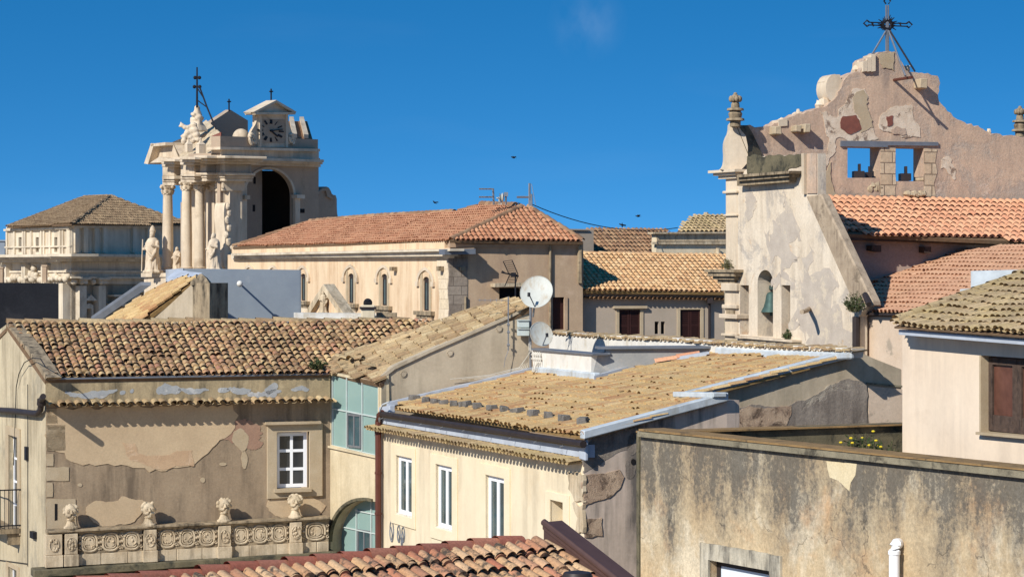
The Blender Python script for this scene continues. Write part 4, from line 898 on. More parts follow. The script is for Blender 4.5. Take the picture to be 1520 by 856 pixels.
b = MB(); b.slab(WP, WP.q([(1448, 640.5), (1575, 652), (1575, 656), (1448, 644.5)], .12), -.2, .12); part('sill', b, M['quoin'], wn, smooth=0)
b = MB()
for c in ([(1454, 527), (1456.5, 527), (1456.5, 641), (1454, 640)],): b.slab(WP, WP.q(c), -.2, .005)
part('jamb', b, M['quoin'], PH, smooth=0)
# white rooftop box behind
WX = wpx(1441, 47.6, 1540, 47.2)
b = MB(); b.slab(WX, WX.q([(1441, 402), (1560, 399), (1560, 470), (1441, 470)]), -1.5, 0); b.slab(WX, WX.q([(1425, 429), (1460, 427), (1460, 470), (1425, 470)], .3), -.6, .3)
bx = single('rooftop_parapet', b, M['flash'], 'low whitewashed rooftop box standing just above the lichen covered tiles at the right edge', 'parapet', WX.pt(0, WX.z(1441, 470)), smooth=20)

# ================================================================== CHURCH (right)
WSd = wpx(1098, 80, 1285, 73.3)                       # lit flank with the buttress
WGb = wpx(1092, 80.6, 1520, 84.0)                     # gable with the two openings
CHU = thing('church', 'church with a curved ruinous bell gable, peeling cream flank and orange tile roof', 'church', G0(WSd, 1098))
hol = WSd.R(1098.5, 423, 1111.5, 496); ha = WSd.R(1124.5, 420, 1147.5, 498.5); hr = WSd.R(1160, 423, 1173, 501)
ua_, ub_ = ha[0][0], ha[1][0]; zs0 = ha[0][1]; rr = (ub_ - ua_) / 2
archu = [(ua_, ha[2][1]), (ub_, ha[2][1])] + [(ua_ + rr + rr * math.cos(a), zs0 + (WSd.z(1136, 400.5) - zs0) * math.sin(a)) for a in [math.pi * k / 14 for k in range(15)]]
flank = [(1094, 232), (1150, 228), (1192, 229), (1194, 228), (1214, 228), (1214, 289), (1292, 446), (1276, 462)]
uv = WSd.q([(1094, 262), (1110, 250), (1110, 233), (1192, 230), (1214, 228), (1214, 290), (1292.5, 446), (1275, 470)]); uv += [(uv[-1][0], 0), (uv[0][0], 0)]
b = MB(); b.slab(WSd, uv, -.3, 0, [hol, archu, hr]); b.slab(WSd, WSd.q([(1092, 396), (1184, 396), (1184, 520), (1092, 520)]), -.95, -.302, [hol, archu, hr]); part('flank_wall', b, M['church'], CHU, smooth=0)
b = MB(); b.slab(WSd, WSd.q([(1075, 385), (1200, 385), (1200, 530), (1075, 530)], -1.5), -1.7, -1.5); part('belfry_back', b, ashlar('belfry_blocks', WSd, S(170, 156, 132), S(156, 142, 120), S(120, 108, 90), .5, .3), CHU, smooth=0)
b = MB(); b.slab(WSd, jag(WSd.q([(1110, 232), (1150, 231), (1192, 229.5), (1192, 246), (1172, 250), (1165, 256), (1110, 258)]), .02, .15), -.02, .03); part('stained_attic', b, M['moss'], CHU, smooth=0)
b = MB(); b.slab(WSd, WSd.q([(1194, 228), (1198, 227.5), (1198, 288), (1195, 288)]), -.05, .12); part('pilaster_edge', b, M['cath'], CHU, smooth=0)
b = MB(); b.slab(WSd, WSd.q([(1199, 228), (1213.5, 227), (1213.5, 287), (1199, 287)]), -.05, .04); part('attic_block', b, M['church_gable'], CHU, smooth=0)
# cornices
b = MB()
for o, y0, y1 in ((.5, 255.5, 259.5), (.4, 259.5, 265), (.28, 265, 272)): b.slab(WSd, WSd.q([(1094, y0 + 4), (1172, y0 - 2), (1171, y1 - 2), (1094, y1 + 4)], o), -.1, o)
part('cornice', b, M['stone_dark'], CHU, smooth=0)
b = MB(); b.slab(WSd, WSd.q([(1091, 498), (1176, 505), (1176, 508), (1091, 501)], .35), -.5, .35); b.slab(WSd, WSd.q([(1091, 502), (1174, 508), (1174, 513), (1091, 507)], .22), -.3, .22); part('belfry_sill', b, M['cath'], CHU, smooth=0)
# buttress coping
bu = WSd.q([(1196, 289.5), (1217, 288), (1293, 446), (1295, 455), (1264, 443)])
b = MB(); nb_ = Vector((WSd.n.x, WSd.n.y, 0))
b.slab(WSd, WSd.q([(1196, 290), (1218, 288), (1294, 447), (1295, 455), (1264, 443)], .03), -.32, .03); part('buttress_coping', b, M['buttress'], CHU, smooth=0, bevel=.05)
patches('peeled_patch', CHU, WSd, [blob(WSd.u(1165), WSd.z(1165, 365), .9, 1.3, 3, 60, .7), blob(WSd.u(1215), WSd.z(1215, 470), 1.4, 1.2, 7, 60, .6), blob(WSd.u(1113), WSd.z(1113, 305), .35, .5, 12, 40, .6)], stucco('bare_grey_plaster', S(196, 182, 164), S(180, 166, 150), S(206, 190, 166), 2.5, (.55, .62), None, None, 1, .3, .35, .4), o1=.008)
b = MB(); b.tube([WSd.p3(1201, 458, 0), WSd.p3(1197, 461, .5), WSd.p3(1190, 463, .9)], .07, 8); part('water_spout', b, M['buttress'], CHU)
b = MB(); b.tube([WSd.p3(1284, 437, .1), WSd.p3(1290, 452, .3)], .09, 8); part('water_spout', b, M['gutter'], CHU)
b = MB(); b.tube([WSd.p3(1271, 470, .12), WSd.p3(1271, 540, .12)], .12, 8); part('downpipe', b, M['gutter'], CHU)
# narrow facade strip with cornices (facade end-on at the left)
WFa = Wall(WSd.pt(0, 0), WSd.pt(0, 0) + Vector((-WSd.n.x * -1, -WSd.n.y * -1, 0)))  # runs along flank normal
ZT = lambda y, Y=80: ZC - (y - HY) / F * Y
c0 = WSd.pt(-.50, 0, -.45)
def block(mb, y0, y1, su, sn, du=0, dn_=0, jit=0):
    za, zb_ = ZT(y0, 80.3), ZT(y1, 80.3); c = c0 + WSd.d * du + WSd.n * dn_; c = Vector((c.x, c.y, (za + zb_) / 2)); mb.box(c, su, sn, za - zb_, math.atan2(WSd.d.y, WSd.d.x), jit)
b = MB(); block(b, 262, 402, .75, .95); block(b, 421, 780, .85, .95)
for y0, y1, s1 in ((420, 432, 1.0), (452, 458, .95), (466, 473, 1.15), (495, 499, 1.0), (283, 287, .9), (318, 321, .85)): block(b, y0, y1, s1, 1.1 + (s1 - .85) * .5)
part('facade_pier', b, M['cath'], CHU, smooth=0, bevel=.02)
b = MB()
for y0, y1, s1 in ((252, 256, 1.75), (256, 260, 1.45), (260, 265, 1.15)): block(b, y0, y1, s1, s1 * .75 + .3, -.1)
part('cornice', b, M['cath'], CHU, smooth=0)
b = MB()
for y0, y1, s1 in ((400, 404, 1.9), (404, 410, 1.7), (410, 415, 1.4), (415, 421, 1.1)): block(b, y0, y1, s1, s1 * .7 + .35, -.2)
part('lower_cornice', b, M['stone_dark'], CHU, smooth=0)
b = MB(); block(b, 460, 474, .5, 1.06, 0, 0); part('rosette', b, M['stone_dark'], CHU, smooth=0)
# scroll shoulder + pinnacle
WSh = Wall(P(1062, HY, 80.2), P(1130, HY, 80.2))
b = MB(); sc_ = [(1068, 253), (1075, 247), (1077, 235), (1076, 215), (1078, 205), (1083, 196), (1084, 180), (1096, 180), (1097, 190), (1110, 205), (1110, 253)]
b.slab(WSh, smooth_poly(WSh.q(sc_), 1), -.9, 0); part('scroll_shoulder', b, M['cath'], CHU, smooth=30)
b = MB(); b.prism([WSh.p3(1093, 186, .02), WSh.p3(1112, 186, -.6), WSh.p3(1132, 230, -.6), WSh.p3(1112, 233, .02)], Vector((0, .3, -.15))); part('shoulder_coping', b, M['moss'], CHU, smooth=0)
def pinnacle(px, ybase, Y, s=1.0, parent=CHU):
    c = P(px, ybase, Y); b = MB(); k = Y / F * s
    b.lathe(c, [(8 * k, 0), (8 * k, 8 * k), (14 * k, 9 * k), (13 * k, 12 * k), (9 * k, 13 * k), (10.5 * k, 19 * k), (8 * k, 23 * k), (13 * k, 24 * k), (12 * k, 27 * k), (6.5 * k, 28 * k), (6 * k, 34 * k), (5 * k, 36 * k)], 16, sq=None)
    for j in range(9):
        a = 2 * math.pi * j / 9; b.ball(c + Vector((7 * k * math.cos(a), 7 * k * math.sin(a), 41 * k)), 3.2 * k, 7, 6, (1, 1, 1.5))
    b.ball(c + Vector((0, 0, 42 * k)), 6.5 * k, 10, 8); b.ball(c + Vector((0, 0, 48 * k)), 3 * k, 8, 6)
    return part('pinnacle', b, M['stone_dark'], parent, smooth=45)
pinnacle(1091.5, 188, 80.0); pinnacle(1514, 203, 85.6, .9)
# bell gable wall
gtop = [(1100, 188), (1105.5, 187), (1130, 187), (1154.5, 185), (1160, 178), (1173, 176.5), (1180, 173.5), (1201, 165), (1217, 157), (1232.6, 151), (1246, 143), (1251, 128), (1253, 113), (1258, 109), (1274.6, 107), (1279, 98), (1281, 91), (1290, 86), (1302.7, 77.5), (1316.7, 75), (1334, 79), (1341, 92), (1347, 103), (1359, 108), (1383, 111), (1391, 115), (1394.5, 125), (1394, 146), (1400, 158), (1408, 166.5), (1432, 180.5), (1467.4, 196), (1495.5, 202.6), (1520, 203), (1600, 203)]
gh1 = WGb.q([(1258, 218), (1306, 219), (1306, 264), (1258, 264)]); gh2 = WGb.q([(1329.5, 219), (1371, 220), (1371, 269), (1329.5, 269)])
gt = [disp(x, z, 4, .10) for x, z in jag(WGb.q(gtop), .03, .12, False)]; gt[-1] = (gt[-1][0] + .5, gt[-1][1]); uv = gt + [(gt[-1][0], 0), (gt[0][0], 0)]
b = MB(); b.slab(WGb, uv, -.75, 0, [gh1, gh2]); part('bell_gable', b, M['church_gable'], CHU, smooth=0)
b = MB(); b.slab(WGb, [(x, z) for x, z in WGb.q([(1229, 120), (1240, 110), (1252, 110), (1252, 138), (1244, 147), (1232, 147)])], -.8, -.25)
cc = WGb.hit(1241, 131); b.slab(WGb, [(cc[0] + .33 * math.cos(a), cc[1] + .48 * math.sin(a)) for a in [k * math.pi / 10 for k in range(20)]], -.85, -.1)
part('scroll_stone', b, M['cath'], CHU, smooth=40)
for x, y, r_ in ((1224, 153, .2), (1216, 156, .16), (1186, 170, .14), (1180, 172, .1), (1290, 88, .12), (1270, 104, .14), (1276, 97, .15), (1284, 92, .13), (1468, 196, .1), (1346, 102, .12), (1160, 181, .12)): b = MB(); b.ball(WGb.p3(x, y, -.4), r_, 7, 6, (1, 1, 1.1), .6, x); part('ruin_stone', b, M['cath'], CHU)
b = MB()
for x in (1283, 1289, 1295): b.slab(WGb, WGb.q([(x - 4, 92 - (x - 1283) * .8), (x + 2.4, 90 - (x - 1283) * .8), (x + 2.4, 106), (x - 4, 107)]), -.5, .12)
part('crown_stone', b, M['cath'], CHU, smooth=40); b = MB(); b.slab(WGb, WGb.q([(1155, 178), (1168, 177), (1168, 187), (1155, 188)]), -.5, .05)
part('crown_stone', b, M['cath'], CHU, smooth=40)
b = MB(); b.slab(WGb, WGb.q([(1248.5, 209), (1393, 211), (1393, 216.5), (1318, 216), (1318, 218.5), (1248.5, 217.5)], .08), -.6, .08); part('lintel_beam', b, M['lead'], CHU, smooth=0)
ash = ashlar('pier_blocks', WGb, S(206, 186, 156), S(192, 168, 138), S(130, 112, 94), .6, .38, None, .5, .02)
b = MB(); b.slab(WGb, jag(WGb.q([(1307, 219), (1329, 219), (1329, 290), (1307, 290)]), .012, .2), -.7, .02); b.slab(WGb, jag(WGb.q([(1371.5, 220), (1391, 222), (1388, 240), (1391, 256), (1386, 272), (1389, 293), (1371.5, 293)]), .02, .2), -.7, .02); part('pier_stones', b, ash, CHU, smooth=0)
patches('bare_masonry', CHU, WGb, [ragged(WGb.q(p), .22, .08) for p in ([(1216, 166), (1232, 170), (1236, 176), (1250, 172), (1252, 160), (1262, 150), (1270, 136), (1284, 128), (1291, 140), (1290, 170), (1296, 192), (1300, 205), (1250, 207), (1240, 214), (1230, 232), (1224, 258), (1222, 285), (1219, 270), (1222, 232), (1228, 205), (1230, 190), (1228, 176)], [(1310, 170), (1322, 160), (1352, 158), (1356, 170), (1362, 188), (1368, 203), (1352, 206), (1328, 200), (1312, 196), (1306, 184)], [(1396, 240), (1402, 234), (1408, 244), (1420, 252), (1420, 262), (1406, 258), (1396, 252)])], M['church_peel'], o1=.02)
patches('grey_skim', CHU, WGb, [ragged(WGb.q(p), .22, .08) for p in ([(1270, 146), (1282, 130), (1290, 140), (1288, 165), (1295, 190), (1276, 196), (1272, 170)], [(1303, 84), (1330, 82), (1330, 104), (1308, 103)], [(1222, 262), (1234, 240), (1236, 286), (1222, 288)])], M['quoin'], o1=.035)
patches('brick_patch', CHU, WGb, [ragged(WGb.q([(1252, 174), (1270, 170), (1276, 190), (1258, 198), (1252, 190)]), .16, .08), ragged(WGb.q([(1317, 172), (1327, 170), (1325, 184), (1319, 186)]), .16, .08)], M['brick'], o1=.045)
patches('render_patch', CHU, WGb, [ragged(WGb.q([(1322, 192), (1332, 186), (1346, 190), (1346, 200), (1322, 200)]), .16, .08)], M['church_gable'], o1=.04)
for x, y, s_ in ((1151, 194, .22), (1181, 191.5, .18), (1194.5, 191.5, .22), (1366.5, 125, .26)): b = MB(); b.box(WGb.p3(x, y, .2), s_ * 1.1, .5, s_ * 1.3, math.atan2(WGb.d.y, WGb.d.x), .02); part('bracket_stone', b, M['quoin'], CHU, smooth=0, bevel=.03)
b = MB(); b.tube([WGb.p3(1327, 119, 0), WGb.p3(1327, 119, 0) + WGb.n * 1.3], .05, 6); part('iron_stay', b, M['rust_pipe'], CHU)
b = MB(); b.slab(WGb, WGb.q([(1258, 264), (1306, 264), (1306, 296), (1258, 296)]), -.6, -.12); b.slab(WGb, WGb.q([(1330, 269), (1371, 269), (1371, 296), (1330, 296)]), -.6, -.12); part('sill_block', b, M['church_gable'], CHU, smooth=0)
b = MB()
for k in range(8): b.ball(WGb.p3(1347 + k * 3.3, 287 + (k % 3), .2), .14, 7, 5, (1, 1, .7), .5, k)
part('fallen_rubble', b, M['quoin'], CHU); b = MB()
for k in range(5): b.ball(WGb.p3(1290 + k * 3.6, 280 - (k % 2) * 5, -.1), .16, 7, 5, (1, 1, .9), .5, k)
part('fallen_rubble', b, M['quoin'], CHU)
# nave roof
def wallpt(px, py, off): return WGb.p3(px, py, off)
PN = Pl(wallpt(1200, 290.5, 0), wallpt(1520, 297, 0), P(1380, 351, WGb.p3(1380, 300, 3.6).y))
r6 = [PN.hit(*p) for p in ((1200, 291), (1600, 298), (1600, 362), (1520, 358.5), (1248, 346), (1226, 303))]
roofN = roof(CHU, r6, M['t_orange'], M['mortar'], .26, .42, .115, .09, .006, .03, down=Vector((WGb.n.x, WGb.n.y, 0)), name='nave_roof')
b = MB(); wN = Wall(WGb.pt(0, 0, 2.9), WGb.pt(14, 0, 2.9)); uv = wN.q([(1205, 300), (1245, 352), (1600, 362)]); b.slab(wN, uv + [(uv[-1][0], 0), (uv[0][0], 0)], -.3, 0); part('nave_wall', b, stucco('mauve_nave_render', S(176, 154, 138), S(164, 142, 126), None, .7, streak=None), CHU, smooth=0)
b = MB(); b.slab(wN, wN.q([(1240, 349), (1600, 362), (1600, 368), (1240, 355)], .5), -.05, .5); b.slab(wN, wN.q([(1290, 364), (1304, 364), (1304, 374), (1290, 372)], .2), -.05, .4); b.slab(wN, wN.q([(1368, 366), (1378, 366), (1378, 376), (1368, 375)], .2), -.05, .4); part('eave_beam', b, M['wood'], CHU, smooth=0)
# lower lean-to roof
PLr = Pl(P(1276, 463, 74.2), wN.p3(1300, 418), wN.p3(1437, 370))
r7 = [PLr.hit(*p) for p in ((1276, 463), (1290, 449), (1299, 417), (1437, 370), (1600, 362), (1600, 470), (1362, 465))]
PLr_eave = PLr.hit(1276, 463); PLr_e2 = PLr.hit(1362, 465)
roofA = roof(CHU, r7, M['t_orange2'], M['mortar'], .24, .40, .10, .06, .006, .03, down=None, name='aisle_roof')
WA = Wall(PLr_eave, PLr_e2)
b = MB(); uv = WA.q([(1268, 464), (1600, 472)]); b.slab(WA, uv + [(uv[-1][0], 0), (uv[0][0], 0)], -.4, -.1); part('aisle_wall', b, M['pink_old'], CHU, smooth=0)
b = MB(); b.slab(WA, WA.q([(1274, 463.5), (1400, 467), (1400, 470.5), (1274, 467)], .1), -.1, .1); part('gutter', b, M['gutter'], CHU, smooth=0)
# bell
bc = WSd.p3(1145, 448, -.40); b = MB(); b.lathe(Vector((bc.x, bc.y, ZT(463, bc.y))), [(.34, 0), (.32, .05), (.25, .18), (.20, .36), (.17, .55), (.13, .62), (.05, .66)], 20); b.box(Vector((bc.x, bc.y, ZT(463, bc.y) + .8)), .12, .9, .12, 0); b.tube([Vector((bc.x, bc.y, ZT(463, bc.y) + .05)), Vector((bc.x, bc.y, ZT(463, bc.y) - .12))], .06, 7)
single('church_bell', b, M['bell'], 'green bronze bell hanging in the arched opening of the church flank', 'bell', Vector((bc.x, bc.y, ZT(463, bc.y))))
b = MB(); p = WSd.p3(1138, 493, -.6); b.box(p + up * .1, .5, .35, .25, .4); b.box(p + up * .3 + Vector((.15, 0, 0)), .4, .08, .35, .3); fl0 = single('floodlight', b, M['gutter'], 'dark floodlight standing on the sill below the green bell', 'floodlight', p)
for x, y, lab in ((1274, 262.5, 'dark floodlight lying on the sill of the left gable opening'), (1343, 266, 'dark floodlight lying on the sill of the right gable opening'), (1289, 262, 'small dark lamp at the right jamb of the left gable opening')):
    o = fl0.copy(); COL.objects.link(o); o.location = WGb.p3(x, y + 1.5, -.35); o['label'] = lab; o.rotation_euler = (0, 0, 1.2)
    if 'small' in lab: o.scale = (.6, .6, .8)
weed('cornice_weed', WSd.p3(1268, 463, .3), .7, 60, .32, 'green tuft growing at the foot of the church buttress coping', 'plant')
c_ = c0 + Vector((-.45, -.1, ZT(400, 80.3))); weed('ledge_plant', c_, .5, 50, .35, 'low dry plant growing on the lower cornice ledge of the church corner', 'plant', 0, 'leaf_dry')
weed('sill_plant', WSd.p3(1169, 503.5, .1), .35, 25, .14, 'small green plant on the right end of the belfry sill', 'plant')
weed('roof_weed', PR1.hit(470, 551) + Vector((0, 0, .05)), .3, 26, .22, 'small green tuft growing at the eave corner of the mottled tile roof', 'plant')
# iron cross on the gable
cb_ = WGb.p3(1317, 77, -.35); CR = thing('iron_cross', 'ornate wrought iron cross with a ray burst, guyed on top of the bell gable', 'cross', cb_)
k = cb_.y / F
def cp(px, py, o=0): return WGb.p3(px, py, -.35 + o)
b = MB()
for dx in (-1.6, 1.6): b.tube([cp(1317 + dx, 80), cp(1317 + dx, 8)], .030, 6)
b.tube([cp(1317, 80), cp(1317, 30)], .035, 6); part('shaft', b, M['lead'], CR)
b = MB()
for dy in (-2, 2): b.tube([cp(1290, 35.5 + dy), cp(1346, 37.5 + dy)], .022, 5)
for sx, ex in ((1, 1346), (-1, 1290)):
    yy = 37 if sx > 0 else 35; b.tube([cp(ex, yy - 2), cp(ex + sx * 3, yy - 4.5), cp(ex + sx * 8, yy), cp(ex + sx * 3, yy + 4.5), cp(ex, yy + 2)], .032, 5)
for x in (1296, 1337): b.tube([cp(x, 33.5), cp(x, 39.5)], .02, 5); b.tube([cp(x - 3, 33.5), cp(x + 1, 39.5)], .02, 5)
b.tube([cp(1315, 6), cp(1312, 2), cp(1317, -4), cp(1322, 2), cp(1319, 6)], .03, 5); part('arm', b, M['iron'], CR)
b = MB(); b.tube([cp(1317 + 6 * math.cos(a), 37 + 6 * math.sin(a)) for a in [j * math.pi / 8 for j in range(16)]], .05, 5, True)
for j in range(28):
    a = 2 * math.pi * j / 28; r1_ = random.uniform(9, 16); b.tube([cp(1317 + 6 * math.cos(a), 37 + 6 * math.sin(a)), cp(1317 + r1_ * math.cos(a + .1), 37 + r1_ * math.sin(a + .1))], .035, 4, r2=.012)
part('ray_burst', b, M['iron'], CR)
b = MB(); b.tube([cp(1316, 45), WGb.p3(1281, 104, -.1)], .035, 5); b.tube([cp(1319, 46), WGb.p3(1344, 113, 1.25)], .035, 5); b.tube([cp(1321, 46), WGb.p3(1358, 106, -1.2)], .035, 5); part('guy_strut', b, M['lead'], CR)

# ================================================================== GREY HOUSE
WH = wpx(862, 112.6, 1085, 114.6)
GH = thing('grey_house', 'taupe grey house with brown shutters and a golden orange tile roof', 'house', G0(WH, 862))
s1 = WH.R(919, 459.5, 950, 530); s2 = WH.R(1009.5, 459.5, 1039.5, 530); sl1 = WH.R(971.8, 477, 978, 495.5); sl2 = WH.R(981, 477, 987, 495.5)
wallp('front_wall', GH, WH, [(862, 434), (1095, 435)], M['grey_house'], [s1, s2, sl1, sl2], .35)
for s_ in (s1, s2):
    u0, u1 = s_[0][0], s_[1][0]; z0, z1 = s_[2][1], s_[0][1]; b = MB(); um = (u0 + u1) / 2
    for a, c in ((u0, um - .015), (um + .015, u1)):
        bars(b, WH, a, c, z0, z1, 1, 3, .07, -.12, -.04)
        n = int((z1 - z0) / .09)
        for j in range(n): zz = z0 + (j + .5) * .09; b.slab(WH, rectuv(a + .05, c - .05, zz - .03, zz + .02), -.10, -.055)
    b.slab(WH, rectuv(u0, u1, z0, z1), -.2, -.11); sh = part('shutter', b, M['shutter'], GH, smooth=0)
    surround(GH, WH, rectuv(u0 - .16, u1 + .16, z0, z1 + .06), rectuv(u0, u1, z0 + .01, z1), M['quoin'], .05)
for s_ in (sl1, sl2):
    b = MB(); b.slab(WH, [s_[0], s_[1], s_[2], s_[3]], -.34, -.3); part('slit_window', b, M['dark'], GH, smooth=0)
b = MB(); b.slab(WH, rectuv(s1[0][0] - .3, s1[1][0] + .3, s1[0][1] + .06, s1[0][1] + .18), -.02, .2); part('lintel', b, M['quoin'], GH, smooth=0)
b = MB(); tilecourse(b, WH, WH.u(864), WH.u(1095), WH.z(864, 442), WH.z(1095, 444), -.02, .38, .22, .09, .07, .008, .12); part('tile_course', b, M['t_far'], GH)
b = MB(); b.slab(WH, WH.q([(862, 433), (1095, 436), (1095, 442), (862, 440)], .1), -.1, .1); part('eave_band', b, M['brown'], GH, smooth=0)
b = MB(); b.box(WH.p3(1054, 446, .25), .28, .3, .25, 0); b.tube([WH.p3(1053, 450, .15), WH.p3(1053, 520, .15)], .06, 6); part('downpipe', b, M['gutter'], GH)
PG = Pl(WH.p3(862, 431, .45), WH.p3(1090, 433, .45), P(970, 377, 118.2))
r8 = [PG.hit(*p) for p in ((855, 431), (1095, 434), (1095, 381), (1075, 380.5), (985, 378), (862, 376))]
roofG = roof(GH, r8, M['t_grey'], M['mortar_gold'], .25, .40, .11, .09, .008, .03, down=Vector((WH.n.x, WH.n.y, 0)))
b = MB(); ridge(b, PG.hit(862, 376), PG.hit(1080, 380.5), .12, .45, .01); part('ridge_cap', b, M['t_grey'], roofG)

# ================================================================== PALACE (arched windows + brown end)
WBr = wpx(668, 110, 865, 112.0)
WAb = wpx(668, 110, 330, 139)
PA = thing('palace', 'long cream palace with gothic arched windows, brown end wall and hipped orange tile roof', 'palace', G0(WAb, 668))
wins = [(371, 394, 1), (406, 394, 1), (450, 394, 1), (521, 392.5, 1), (570.5, 392.3, 1), (632.5, 395.5, 1)]
def pw(xc, yt):  # opening polygon
    s_ = 1 + (xc - 570) * .0012; hw = 4.3 * s_; ytop = yt + 14 * s_; ybot = yt + 61 * s_
    ul, ur = WAb.u(xc - hw), WAb.u(xc + hw); uc = (ul + ur) / 2; zt = WAb.z(xc, ytop); zb_ = WAb.z(xc, ybot); zsp = zt - 6 * s_ * .031; hw_ = abs(ur - ul) / 2
    arc = [(uc + hw_ * math.cos(a), zsp + (zt - zsp) * math.sin(a)) for a in [math.pi * j / 10 for j in range(11)]]
    return uc, hw_, zsp, zt, zb_, [(uc + hw_, zb_)] + arc + [(uc - hw_, zb_)]
specs = [pw(x, y) for x, y, _ in wins]
wallp('side_wall', PA, WAb, [(668, 368), (338, 378)], M['palace'], [s_[5] for s_ in specs], .5)
for uc, hw_, zsp, zt, zb_, poly in specs:
    b = MB(); b.slab(WAb, rectuv(uc - hw_ * .98, uc + hw_ * .98, zb_, zsp), -.16, -.10); w_ = part('window', b, M['glass_blue'], PA, smooth=0)
    f = MB(); bars(f, WAb, uc - hw_, uc + hw_, zb_, zsp, 2, 1, .06, -.10, -.07, .07); f.slab(WAb, [p for p in poly[1:-1]], -.12, -.08); part('frame', f, M['gutter'], w_, smooth=0)
    h_ = MB(); R0 = hw_ * 2.2; R1 = hw_ * 2.75; zz = zsp - .05; H = (zt - zsp) + .50
    def oarc(R, Hh, n=16): return [(uc + R * math.cos(math.pi * j / n), zz + Hh * (math.sin(math.pi * j / n) ** .9 * .8 + .2 * (1 - abs(math.cos(math.pi * j / n))))) for j in range(n + 1)]
    out = oarc(R1, H); inn = oarc(R0, H - .15)
    h_.slab(WAb, out + inn[::-1], -.02, .08)
    for sg in (-1, 1): h_.slab(WAb, rectuv(uc + sg * hw_ * 2.5 - .14, uc + sg * hw_ * 2.5 + .14, zz - .2, zz + .02), -.02, .12)
    part('hood_mould', h_, M['cath'], w_, smooth=0)
    j_ = MB()
    for sg in (-1, 1): j_.slab(WAb, rectuv(uc + sg * hw_ * 1.4 - hw_ * .35, uc + sg * hw_ * 1.4 + hw_ * .35, zb_ - .1, zsp + .4), -.02, .03)
    part('jamb', j_, M['quoin'], w_, smooth=0)
    k_ = MB(); k_.slab(WAb, rectuv(uc - hw_ * 2.8, uc + hw_ * 2.8, zb_ - .2, zb_ - .02), -.1, .22); k_.slab(WAb, rectuv(uc - hw_ * 2.4, uc + hw_ * 2.4, zb_ - .34, zb_ - .2), -.1, .12); part('sill', k_, M['stone_dark'], w_, smooth=0)
    k_ = MB(); k_.slab(WAb, rectuv(uc - hw_ * 2.1, uc + hw_ * 2.1, zb_ - .9, zb_ - .36), -.1, .08)
    for q in range(14): k_.ball(WAb.pt(uc + random.uniform(-1.9, 1.9) * hw_, zb_ - random.uniform(.42, .85), .08), .10, 6, 4)
    part('apron', k_, M['cath'], w_, smooth=0)
b = MB(); b.slab(WAb, WAb.q([(343, 376), (668, 369), (668, 372.5), (343, 379.5)], .5), -.2, .5); b.slab(WAb, WAb.q([(343, 379.5), (668, 372.5), (668, 380), (343, 383)], .3), -.1, .3); b.slab(WAb, WAb.q([(344, 383), (667, 380), (667, 383), (344, 385.5)], .15), -.1, .15); part('cornice', b, M['far_church'], PA, smooth=0)
b = MB(); b.slab(WAb, WAb.q([(345, 366), (661, 356.5), (661, 369), (345, 376)]), -.3, .04); part('attic_band', b, M['palace'], PA, smooth=0)
# corner ashlar + end wall
wre = Wall(WBr.pt(WBr.u(864.5), 0, -.3), WBr.pt(WBr.u(864.5), 0, -9)); part('far_wall', MB().slab(wre, rectuv(0, wre.L, 0, WBr.z(865, 359)), -.15, .15), M['brown'], PA, smooth=0)
dr = WBr.R(820, 441, 839, 489); sm = WBr.R(741, 427, 773, 446)
wallp('end_wall', PA, WBr, [(668, 358), (865, 358)], M['brown'], [dr, sm], .4)
b = MB(); b.slab(WBr, jag(WBr.q([(666, 372), (694, 373), (694, 470), (666, 470)]), .02, .3), -.1, .03); part('corner_quoin', b, ashlar('corner_blocks', WBr, S(156, 142, 126), S(136, 122, 108), S(100, 88, 76), .75, .42, S(110, 98, 86)), PA, smooth=0)
ashp = ashlar('palace_quoin_blocks', WAb, S(228, 208, 178), S(218, 198, 166), S(180, 160, 132), .7, .45)
b = MB(); b.slab(WAb, jag(WAb.q([(649, 384), (667.5, 383), (667.5, 480), (651, 480), (653, 440)]), .02, .3), -.1, .03); part('corner_quoin', b, ashp, PA, smooth=0)
b = MB(); b.slab(WBr, WBr.q([(668, 362), (862, 362), (862, 367), (668, 367)], .12), -.1, .12); b.slab(WBr, WBr.q([(662, 369), (704, 368), (704, 372), (662, 373)], .5), -.1, .5); part('string_course', b, M['brown'], PA, smooth=0)
b = MB(); b.slab(WBr, WBr.q([(660, 370), (706, 369), (706, 377), (660, 378)], .9), .0, .9); part('cornice_end', b, M['lead'], PA, smooth=0)
b = MB(); b.slab(WBr, dr, -.3, -.22); d_ = part('door', b, M['shutter'], PA, smooth=0)
b = MB(); b.slab(WBr, WBr.R(837.5, 441, 842, 489), -.1, .06); b.slab(WBr, WBr.R(815.5, 441, 820, 489), -.1, .04); part('door_jamb', b, M['brown'], PA, smooth=0)
b = MB(); b.slab(WBr, sm, -.3, -.25); part('window', b, M['dark'], PA, smooth=0)
b = MB(); b.slab(WBr, WBr.q([(735, 420.5), (778, 419.5), (778, 425), (735, 426)], .7), -.05, .7); part('window_canopy', b, M['stone'], PA, smooth=0)
b = MB(); b.tube([WBr.p3(817, 352, .1), WBr.p3(816.5, 500, .1)], .06, 6); b.tube([WBr.p3(861, 358, .1), WBr.p3(861, 420, .1)], .12, 6); b.tube([WBr.p3(691, 440, .1), WBr.p3(691, 470, .1)], .05, 6); part('downpipe', b, M['stone_dark'], PA)
for w_, r_ in ((WBr, WBr.R(681, 396, 688, 402)), (WAb, WAb.R(590, 396, 586.5, 402)), (WAb, WAb.R(660, 395, 656.5, 402))): b = MB(); b.slab(w_, r_, -.05, .3); part('wall_lamp', b, M['stone_dark'], PA, smooth=0)
